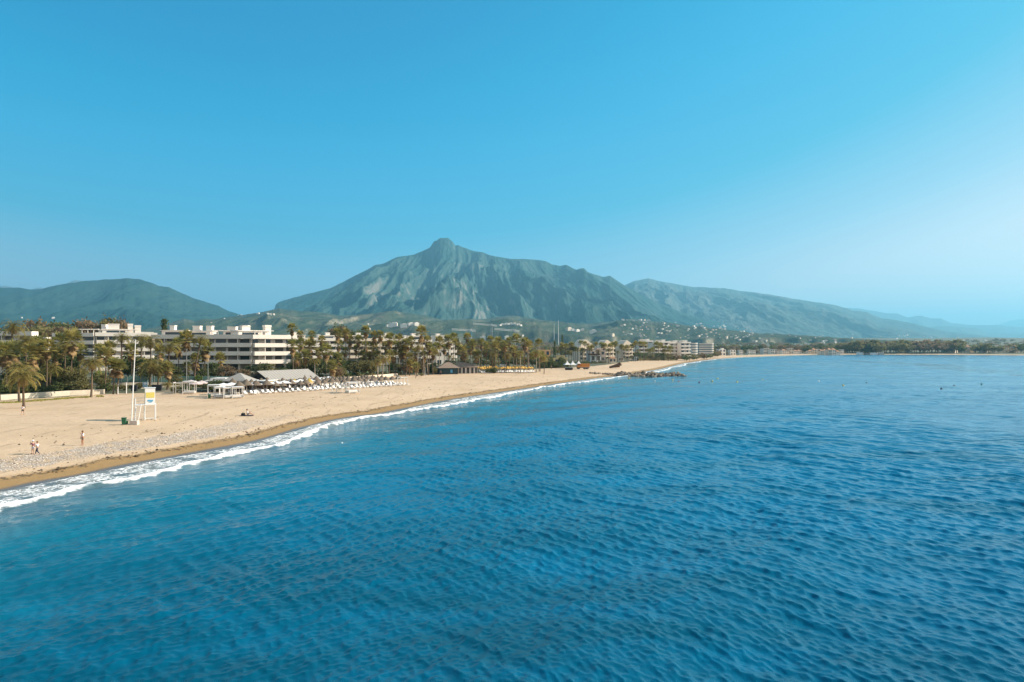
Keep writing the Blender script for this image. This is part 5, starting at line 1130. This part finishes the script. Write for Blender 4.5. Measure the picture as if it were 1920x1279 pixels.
MB().add([(-w/2-.8, -.4, 2.7), (w/2+.8, -.4, 2.7), (w/2+.8, 6.2, 2.7), (-w/2-.8, 6.2, 2.7), (-w*.35, 3, 5.0), (w*.3, 3, 3.9)], [(0, 1, 5, 4), (1, 2, 5), (2, 3, 4, 5), (3, 0, 4), (3, 2, 1, 0)]).build('roof', TILE, root)
for x in (-3, -1.4, .4, 2.2, 3.8): MB().box((x, .47, 1.3), (.7, .06, 2.2)).build('door', random.choice([DARK, GLASS]), root)
for x in (-2.2, -.6, 1.2, 3.0): MB().box((x, .2, 1.3), (.35, .25, 2.5)).build('pillar', WPAINT, root)
for i, (px, pt, pb, w) in enumerate([(916, 689, 697.5, 6), (944, 683, 698, 8)]):
    b = at(px, pb); s_ = b.y/FX; h = (pb-pt)*s_; w = w*s_; root = tag(empty('kiosk', b, .2), ['small white kiosk with a dark opening by the yellow parasols', 'white raised lookout kiosk with wide flat roof behind yellow parasols'][i], 'kiosk')
    MB().box((0, 1, h*.42), (w, 1.8, h*.84)).build('body', WPAINT, root); MB().box((0, 1, h*.9), (w*1.5, 2.6, .18)).build('roof', WPAINT, root); MB().box((0, .08, h*.45), (w*.6, .06, h*.35)).build('opening', DARK, root)
# tents, truck, skip, root ball
for i, (px, w) in enumerate([(1063.5, 3.6), (1074, 3.4), (1085, 4.0)]):
    b = up(352, px); b = ground(Vector((b.x, b.y, 0))); root = tag(empty('pagoda_tent', b, .2), f'white peaked tent by the orange truck, {["left", "middle", "right"][i]} of three', 'tent', 'three white peaked tents')
    mb = MB(); q = w/2; mb.add([(-q, -q, 2.2), (q, -q, 2.2), (q, q, 2.2), (-q, q, 2.2), (-q*.4, -q*.4, 2.9), (q*.4, -q*.4, 2.9), (q*.4, q*.4, 2.9), (-q*.4, q*.4, 2.9), (0, 0, 4.3)], [(0, 1, 5, 4), (1, 2, 6, 5), (2, 3, 7, 6), (3, 0, 4, 7), (4, 5, 8), (5, 6, 8), (6, 7, 8), (7, 4, 8), (3, 2, 1, 0)]); mb.build('canopy', CANVAS, root)
    for x in (-q+.08, q-.08):
        for y in (-q+.08, q-.08): MB().tube([(x, y, -.1), (x, y, 2.2)], .05, 6).build('pole', WPAINT, root)
b = at(1066.5, 694); root = tag(empty('skip', b, .1), 'dark waste skip on the sand in front of the white tents', 'skip'); MB().box((0, 0, .65), (3.4, 1.6, 1.2), top=1.12).build('body', DARK, root); MB().box((0, 0, 1.29), (3.9, 1.9, .08)).build('rim', METAL, root)
b = at(1093, 692.5); root = tag(empty('dump_truck', b, R(8)), 'orange dump truck parked on the sand beside the white tents', 'truck')
MB().box((-.9, 0, .85), (6.2, 1.9, .3)).build('chassis', DARK, root) if False else MB().box((.1, 0, .85), (6.4, 1.8, .3)).build('chassis', DARK, root)
tb = MB(); tb.box((.95, 0, 2.0), (4.4, 2.3, 1.7), top=1.06); tb.build('tipper_body', ORANGE, root)
for k in range(5): MB().box((-1.0+k*.95, -1.2, 2.0), (.1, .08, 1.6)).build('rib', ORANGE, root)
MB().box((-2.25, 0, 1.95), (1.6, 2.2, 1.9), top=.93).build('cab', ORANGE, root); MB().box((-3.0, 0, 2.3), (.12, 1.8, .75)).build('windscreen', GLASS, root); MB().box((-2.3, -1.09, 2.35), (.8, .06, .6)).build('side_window', GLASS, root)
for x in (-2.3, .9, 2.2):
    for y in (-1.0, 1.0): o = MB().tube([(x, y-.18, .5), (x, y+.18, .5)], .5, 14).build('wheel', DARK, root); MB().tube([(x, y-.2, .5), (x, y+.2, .5)], .2, 8).build('rim', METAL, o)
b = at(1157, 690.5); root = tag(empty('uprooted_stump', b), 'dark uprooted tree stump with spreading roots lying on the second beach', 'tree stump')
rr_ = random.Random(4); mb = MB(); mb.tube([(-4.2, 0, .5), (-1.5, 0, 1.1), (1.2, 0, 1.7)], [.5, .8, 1.3], 9); mb.build('stem', WOOD, root)
mb = MB()
for k in range(34):
    a, e = rr_.uniform(0, 6.28), rr_.uniform(-.2, 1.3); v = Vector((abs(math.cos(a))*.7*math.cos(e), math.sin(a)*math.cos(e), math.sin(e))); s0 = Vector((1.2, 0, 1.6)); mb.tube([s0, s0+v*1.0, s0+v*rr_.uniform(1.6, 2.3)+Vector((0, 0, rr_.uniform(-.4, .3)))], [.35, .2, .04], 6)
mb.build('roots', mat('root_soil', (.16, .11, .07), .95, .4, 2), root)

# ------------------------------------------------------------------ breakwater rocks, pebbles, buoys
def rock_mesh(seed):
    bm = bmesh.new(); bmesh.ops.create_icosphere(bm, subdivisions=2, radius=.5); r = random.Random(seed); cuts = [Vector((r.gauss(0, 1), r.gauss(0, 1), r.gauss(0, 1))).normalized() for _ in range(9)]
    for v in bm.verts:
        for c in cuts:
            k = v.co.dot(c)-r.uniform(.30, .33)
            if k > 0: v.co -= c*k
        v.co.z *= .75
    me = bpy.data.meshes.new('rock'); bm.to_mesh(me); bm.free(); me.materials.append(ROCK); return me
RK = [rock_mesh(s) for s in range(7)]; rr_ = random.Random(8)
rocks = []
for i in range(270):
    t = rr_.random()**.85; x0, y0 = 35+t*40, 301.5-t*.5; side = rr_.uniform(-1, 1); prof = 1-abs(side)
    if t < .3 and rr_.random() < .3: continue
    s = rr_.uniform(1.0, 2.4)*(.72 if t < .3 else 1); y = y0+side*4.2*(.7+.3*t); x = x0+rr_.uniform(-1, 1)
    z = hz(x, y); z = max(z, -.25)+prof*(1.7 if t > .3 else .4)*rr_.uniform(.5, 1)+.15
    rocks.append((x, y, z, s))
for i, (x, y, z, s) in enumerate(sorted(rocks, key=lambda q: q[0]/q[1])):
    o = link('rock', rr_.choice(RK)); o.location = (x, y, z); o.rotation_euler = (rr_.uniform(-.5, .5), rr_.uniform(-.5, .5), rr_.uniform(0, 6.28)); o.scale = (s, s*rr_.uniform(.8, 1.2), s*rr_.uniform(.7, 1.1))
    tag(o, f'brown boulder of the stone breakwater, {ordn(i+1)} along from its sandy end', 'rock', 'boulders of the breakwater')
# pebbles as one bank
rs = np.random.RandomState(5); ico = np.array([(0, 0, 1), (.9, 0, .1), (.28, .85, .1), (-.72, .53, .1), (-.72, -.53, .1), (.28, -.85, .1), (0, 0, -.6)]); ifc = [(0, 1, 2), (0, 2, 3), (0, 3, 4), (0, 4, 5), (0, 5, 1)]
NPB = 22000; s_ = rs.uniform(SHS[0]+60+70, S_PEB+4, NPB); t_ = 5.3+rs.beta(1.8, 1.8, NPB)*7.0-.3
cx = np.interp(s_, SHS, SH[:, 0]); cy = np.interp(s_, SHS, SH[:, 1]); tx = np.interp(s_+6, SHS, SH[:, 0])-np.interp(s_-6, SHS, SH[:, 0]); ty = np.interp(s_+6, SHS, SH[:, 1])-np.interp(s_-6, SHS, SH[:, 1]); L_ = np.hypot(tx, ty)
x = cx-ty/L_*t_; y = cy+tx/L_*t_; keep = (y > 30)
x, y, t_, s_ = x[keep], y[keep], t_[keep], s_[keep]; pk = rs.rand(len(x)) < np.clip(1.6*fbm(x/3.5, y/3.5, 3, 44)-.25, .12, 1); x, y, t_ = x[pk], y[pk], t_[pk]; z = h_of(t_, x, y); sz = rs.uniform(.03, .085, len(x))+.045*(rs.rand(len(x)) < .06); an = rs.uniform(0, 6.28, len(x))
V_ = np.stack([x[:, None]+sz[:, None]*(ico[:, 0]*np.cos(an)[:, None]*1.3-ico[:, 1]*np.sin(an)[:, None]), y[:, None]+sz[:, None]*(ico[:, 0]*np.sin(an)[:, None]*1.3+ico[:, 1]*np.cos(an)[:, None]), z[:, None]+.03+sz[:, None]*ico[:, 2]*.7], -1).reshape(-1, 3)
F_ = (np.array(ifc)[None]+7*np.arange(len(x))[:, None, None]).reshape(-1, 3)
m, n, l, b_ = nt('pebbles'); g = N(n, 'ShaderNodeNewGeometry'); r_ = ramp(n, [(0, (.26, .21, .17)), (.4, (.48, .39, .31)), (.8, (.68, .57, .46)), (1, (.86, .77, .68))]); l.new(g.outputs['Random Per Island'], r_.inputs[0]); l.new(r_.outputs[0], b_.inputs['Base Color']); b_.inputs['Roughness'].default_value = .8
tag(link('pebbles', raw_mesh('pebbles', V_, F_, m)), 'bank of grey pebbles along the upper swash of the near beach', 'pebbles', kind='stuff')
for i, (px, py, c, s) in enumerate([(1179.5, 710, 'yellow', .55), (1183, 711.5, 'orange', .4), (1227.5, 714.8, 'white', .45), (1261, 713, 'yellow', .5), (1272.5, 715.5, 'red', .45), (1311, 717, 'dark red', .5), (1335.5, 715, 'yellow', .6), (1345.5, 710.5, 'yellow', .6), (1382, 717, 'yellow', .6), (1430, 712.3, 'yellow', .5),
        (1535, 715, 'white', .55), (1581, 723.5, 'yellow', .6), (1624.5, 718.3, 'dark', .5), (1789, 723.5, 'dark', .5), (1765, 729, 'dark', .55), (1840.5, 720.5, 'green', .5), (641.5, 831.5, 'white', .22)]):
    d = CH*FX/(py-HY); col_ = {'yellow': YPAN, 'orange': ORANGE, 'white': WPAINT, 'red': mat('red_plastic', (.5, .06, .04), .5), 'dark red': mat('dark_red_plastic', (.22, .03, .03), .5), 'dark': DARK, 'green': GREENP}[c]
    s *= .62; root = tag(empty('buoy', ((px-960)/FX*d, d, 0)), f'{c} buoy floating on the sea, {ordn(i+1)} from the breakwater outwards' if i < 16 else 'tiny white float alone near the breaking waves', 'buoy', 'buoys marking the bathing area' if i < 16 else None)
    MB().lathe([(0, -.3*s), (.7*s, -.2*s), (s, .1*s), (.85*s, .6*s), (.4*s, .95*s), (0, 1.0*s)], n=12).build('float', col_, root, True); MB().tube([(0, 0, .9*s), (0, 0, 1.5*s)], .07*s, 6).build('stem', col_, root)

# ---- grass growing at the foot of the wall
rg_ = random.Random(6); mb = MB(); ga = [at(-40, 758), at(40, 754), at(110, 748), at(190, 743)]
for _ in range(9000):
    i = rg_.randrange(3); p = ga[i].lerp(ga[i+1], rg_.random()); w_ = rg_.gauss(0, .9); x, y = p.x-w_*.8, p.y+w_+.6
    if fbm(np.array([x/2.2]), np.array([y/2.2]), 2, 3)[0] < .42: continue
    z = hz(x, y); a = rg_.uniform(0, 3.1); s_ = rg_.uniform(.05, .12); hh = rg_.uniform(.06, .2); mb.add([(x-s_*math.cos(a), y-s_*math.sin(a), z), (x+s_*math.cos(a), y+s_*math.sin(a), z), (x+rg_.uniform(-.06, .06), y+rg_.uniform(-.06, .06), z+hh)], [(0, 1, 2)])
tag(link('grass', as_mesh(mb, 'grass', mat('dry_grass', (.36, .30, .08), .9, 0, .6, c2=(.20, .20, .05)))), 'dry yellow-green grass growing along the foot of the beach wall', 'grass', kind='stuff')

# ---- weed and litter
rg_ = np.random.RandomState(9); mb = MB()
for _ in range(2600):
    s0 = rg_.uniform(130, 420); t0_ = 3.4+rg_.randn()*.5 if rg_.rand() < .6 else rg_.uniform(4, 26)
    cx, cy = np.interp(s0, SHS, SH[:, 0]), np.interp(s0, SHS, SH[:, 1]); ex, ey = np.interp(s0+3, SHS, SH[:, 0])-cx, np.interp(s0+3, SHS, SH[:, 1])-cy; q = math.hypot(ex, ey); x, y = cx-ey/q*t0_, cy+ex/q*t0_
    z = float(h_of(np.array([t0_]), np.array([x]), np.array([y]))[0])+.01; s_ = rg_.uniform(.04, .16)*(1 if rg_.rand() < .95 else 2.2); a = rg_.uniform(0, 6.28)
    v = [(x+s_*math.cos(a+k*1.57)*(1.5 if k % 2 else .6), y+s_*math.sin(a+k*1.57)*(1.5 if k % 2 else .6), z) for k in range(4)]; mb.add(v+[(x, y, z+s_*.5)], [(0, 1, 4), (1, 2, 4), (2, 3, 4), (3, 0, 4)])
tag(link('seaweed', as_mesh(mb, 'seaweed', mat('seaweed', (.09, .06, .035), .9, .4, 3))), 'dark seaweed and small litter strewn over the sand', 'seaweed', kind='stuff')

# ------------------------------------------------------------------ people
def skinned(name, verts, edges, rad, m, parent, sub=1):
    me = bpy.data.meshes.new(name); me.from_pydata([tuple(v) for v in verts], edges, []); me.materials.append(m)
    o = link(name, me, parent); sm_ = o.modifiers.new('skin', 'SKIN'); sm_.use_smooth_shade = True
    for i, r_ in enumerate(rad): me.skin_vertices[0].data[i].radius = (r_, r_)
    me.skin_vertices[0].data[0].use_root = True
    ss_ = o.modifiers.new('sub', 'SUBSURF'); ss_.levels = sub; ss_.render_levels = sub
    KIDS.setdefault(parent, []).append(o); return o
POSE = {
 'walk': dict(hip=.95, chest=1.38, la=[(.19, .02, 1.40), (.26, -.10, 1.14), (.24, .10, .93)], ra=[(-.19, 0, 1.40), (-.25, .14, 1.15), (-.22, .32, 1.0)], ll=[(.09, 0, .93), (.10, .20, .52), (.10, .30, .08)], rl=[(-.09, 0, .93), (-.10, -.05, .50), (-.11, -.38, .12)]),
 'stand': dict(hip=.95, chest=1.38, la=[(.19, 0, 1.40), (.27, .02, 1.12), (.25, .10, .88)], ra=[(-.19, 0, 1.40), (-.26, .20, 1.22), (-.08, .30, 1.48)], ll=[(.10, 0, .93), (.13, .03, .50), (.15, 0, .07)], rl=[(-.10, 0, .93), (-.12, .03, .50), (-.14, .02, .07)]),
 'sit': dict(hip=.13, chest=.56, la=[(.19, 0, .58), (.26, -.15, .34), (.27, -.25, .10)], ra=[(-.19, 0, .58), (-.22, .2, .40), (-.12, .42, .48)], ll=[(.1, .02, .13), (.14, .42, .42), (.14, .70, .06)], rl=[(-.1, .02, .13), (-.14, .45, .20), (-.16, .85, .07)])}
def person(p, rz, pose, lab, top, bottom, hair, scale=1.0, long_=False, hat=None, skin=SKIN):
    P_ = POSE[pose]; root = tag(empty('person', p, rz), lab, 'person'); root.scale = (scale,)*3; hp, ch_ = P_['hip'], P_['chest']; lean = .0 if pose != 'sit' else -.08
    V = [(0, 0, hp), (0, 0, (hp+ch_)/2), (0, lean, ch_), (0, lean+.01, ch_+.12), (0, lean+.02, ch_+.22), (0, lean+.02, ch_+.32)]; E = [(0, 1), (1, 2), (2, 3), (3, 4), (4, 5)]; Rd = [.13, .12, .13, .055, .09, .07]
    for arm in ('la', 'ra'):
        b0 = len(V); q = [Vector(a) for a in P_[arm]]; V += q; Rd += [.052, .04, .028]; E += [(2, b0), (b0, b0+1), (b0+1, b0+2)]
        dv = (q[2]-q[1]).normalized(); palm_ = q[2]+dv*.07; V.append(palm_); Rd.append(.026); E.append((b0+2, b0+3)); sx = Vector((0, 1, 0)) if abs(dv.y) < .8 else Vector((1, 0, 0))
        for k in range(4): V.append(palm_+dv*(.075+.012*(1.5-abs(k-1.5)))+sx*(k-1.5)*.022+Vector((0, 0, -.008*k))); Rd.append(.009); E.append((b0+3, b0+4+k))
        V.append(q[2]+dv*.055+sx*.055); Rd.append(.01); E.append((b0+2, b0+8))
    for leg in ('ll', 'rl'):
        b0 = len(V); q = [Vector(a) for a in P_[leg]]; V += q; Rd += [.085, .058, .042]; E += [(0, b0), (b0, b0+1), (b0+1, b0+2)]; V.append(q[2]+Vector((0, .16, -.04))); Rd.append(.035); E.append((b0+2, b0+3))
    skinned('body', V, E, Rd, skin, root)
    hd = Vector((0, lean+.02, ch_+.27)); nose = MB().box(hd+Vector((0, .105, -.01)), (.025, .04, .045), top=.6); nose.box(hd+Vector((0, .095, -.06)), (.05, .01, .012)); nose.build('face', skin, root)
    eye = MB(); [eye.box(hd+Vector((x, .092, .025)), (.022, .01, .012)) for x in (-.033, .033)]; eye.build('eyes', DARK, root)
    hb = MB(); hb.lathe([(0, .135), (.07, .115), (.105, .05), (.108, -.02), (.09, -.07), (0, -.02)], hd+Vector((0, -.015, .02)), 12); hb.build('hat' if hat else 'hair', hat or hair, root, True)
    if hat: MB().lathe([(.105, .06), (.17, .05), (.17, .035), (.105, .045)], hd, 14).build('hat_brim', hat, root)
    la, ra = [Vector(a) for a in P_['la']], [Vector(a) for a in P_['ra']]
    if top: skinned('top', [(0, 0, hp+.04), (0, 0, (hp+ch_)/2), (0, lean, ch_+.01), la[0], la[0].lerp(la[1], .7), ra[0], ra[0].lerp(ra[1], .7)], [(0, 1), (1, 2), (2, 3), (3, 4), (2, 5), (5, 6)], [.155, .145, .15, .075, .07, .075, .07], top, root)
    if bottom:
        K = 1.0 if long_ else .62; ll, rl = [Vector(a) for a in P_['ll']], [Vector(a) for a in P_['rl']]; v = [Vector((0, 0, hp+.06)), Vector((0, 0, hp-.02))]; e = [(0, 1)]; rd = [.145, .14]
        for q in (ll, rl):
            b0 = len(v); v += [q[0], q[0].lerp(q[1], K)]; rd += [.105, .085]; e += [(1, b0), (b0, b0+1)]
            if long_: v.append(q[1].lerp(q[2], .9)); rd.append(.06); e.append((b0+1, b0+2))
        skinned('trousers' if long_ else 'shorts', v, e, rd, bottom, root)
    return root
HAIRD = mat('dark_hair', (.03, .02, .015), .8); HAIRB = mat('brown_hair', (.22, .10, .04), .8); CLW = mat('white_cloth', (.80, .80, .82), .9, .08, 5); CLG = mat('taupe_cloth', (.20, .15, .12), .9, .15, 5); CLB = mat('pale_blue_cloth', (.50, .60, .72), .9, .1, 5); CLM = mat('maroon_cloth', (.22, .10, .12), .9, .1, 5)
person(at(42.5, 779), R(15), 'walk', 'person in white shirt and black shorts striding below the big leaning palm', CLW, BLACKC, HAIRD, .98)
person(at(62, 851.5), R(80), 'stand', 'person in white cap, dark top and pale blue shorts holding a phone', CLM, CLB, HAIRB, .88, hat=CLW)
person(at(70, 852.8), R(95), 'walk', 'person in white shirt and dark trousers beside the white-capped person', CLW, NAVY, HAIRB, .85, True)
person(at(155, 835), R(150), 'stand', 'tanned person in white shirt and taupe shorts standing alone on the sand', CLW, CLG, HAIRB, 1.0, skin=mat('tanned_skin', (.42, .19, .10), .6))
b = at(464, 779); person(b+Vector((0, 0, .05)), R(-60), 'sit', 'person sitting on a dark towel alone in the middle of the sand', CLW, NAVY, HAIRD, 1.1)
person(at(1034, 692.5), R(60), 'walk', 'distant person in dark clothes walking left of the white tents', CLM, BLACKC, HAIRD, 1.1, True)
person(at(826.5, 703.5), R(160), 'stand', 'person in black standing beside the brown-roofed glass beach bar', BLACKC, BLACKC, HAIRD, 1.1, True)
t0 = tag(link('towel', as_mesh(MB().box((0, 0, 0), (2.2, 1.0, .03)), 'towel', NAVY)), 'dark towel spread under the sitting person', 'towel'); t0.location = at(463, 779.5)+Vector((0, 0, .05)); t0.rotation_euler = (0, 0, .1)
t1 = tag(empty('beach_bag', at(456, 779.2)+Vector((0, 0, .05))), 'black beach bag left of the sitting person', 'bag'); MB().lathe([(0, 0), (.3, 0), (.38, .18), (.26, .38), (0, .42)], n=12).build('sack', BLACKC, t1, True); MB().tube([(-.15, 0, .35), (-.1, 0, .55), (.1, 0, .55), (.15, 0, .35)], .02, 5).build('strap', BLACKC, t1)


# ------------------------------------------------------------------ haze
m, n, l, b = nt('haze_air'); n.clear()
ho = n.new('ShaderNodeOutputMaterial'); hv = n.new('ShaderNodeVolumePrincipled'); l.new(hv.outputs[0], ho.inputs['Volume'])
hv.inputs['Color'].default_value = (.27, .72, 1.0, 1); hv.inputs['Density'].default_value = 7.8e-5; hv.inputs['Anisotropy'].default_value = .24
bb = MB().box((0, 15900, 722.5), (84000, 34200, 1595)); o = bb.build('haze', m); tag(o, kind='stuff'); o.display_type = 'WIRE'
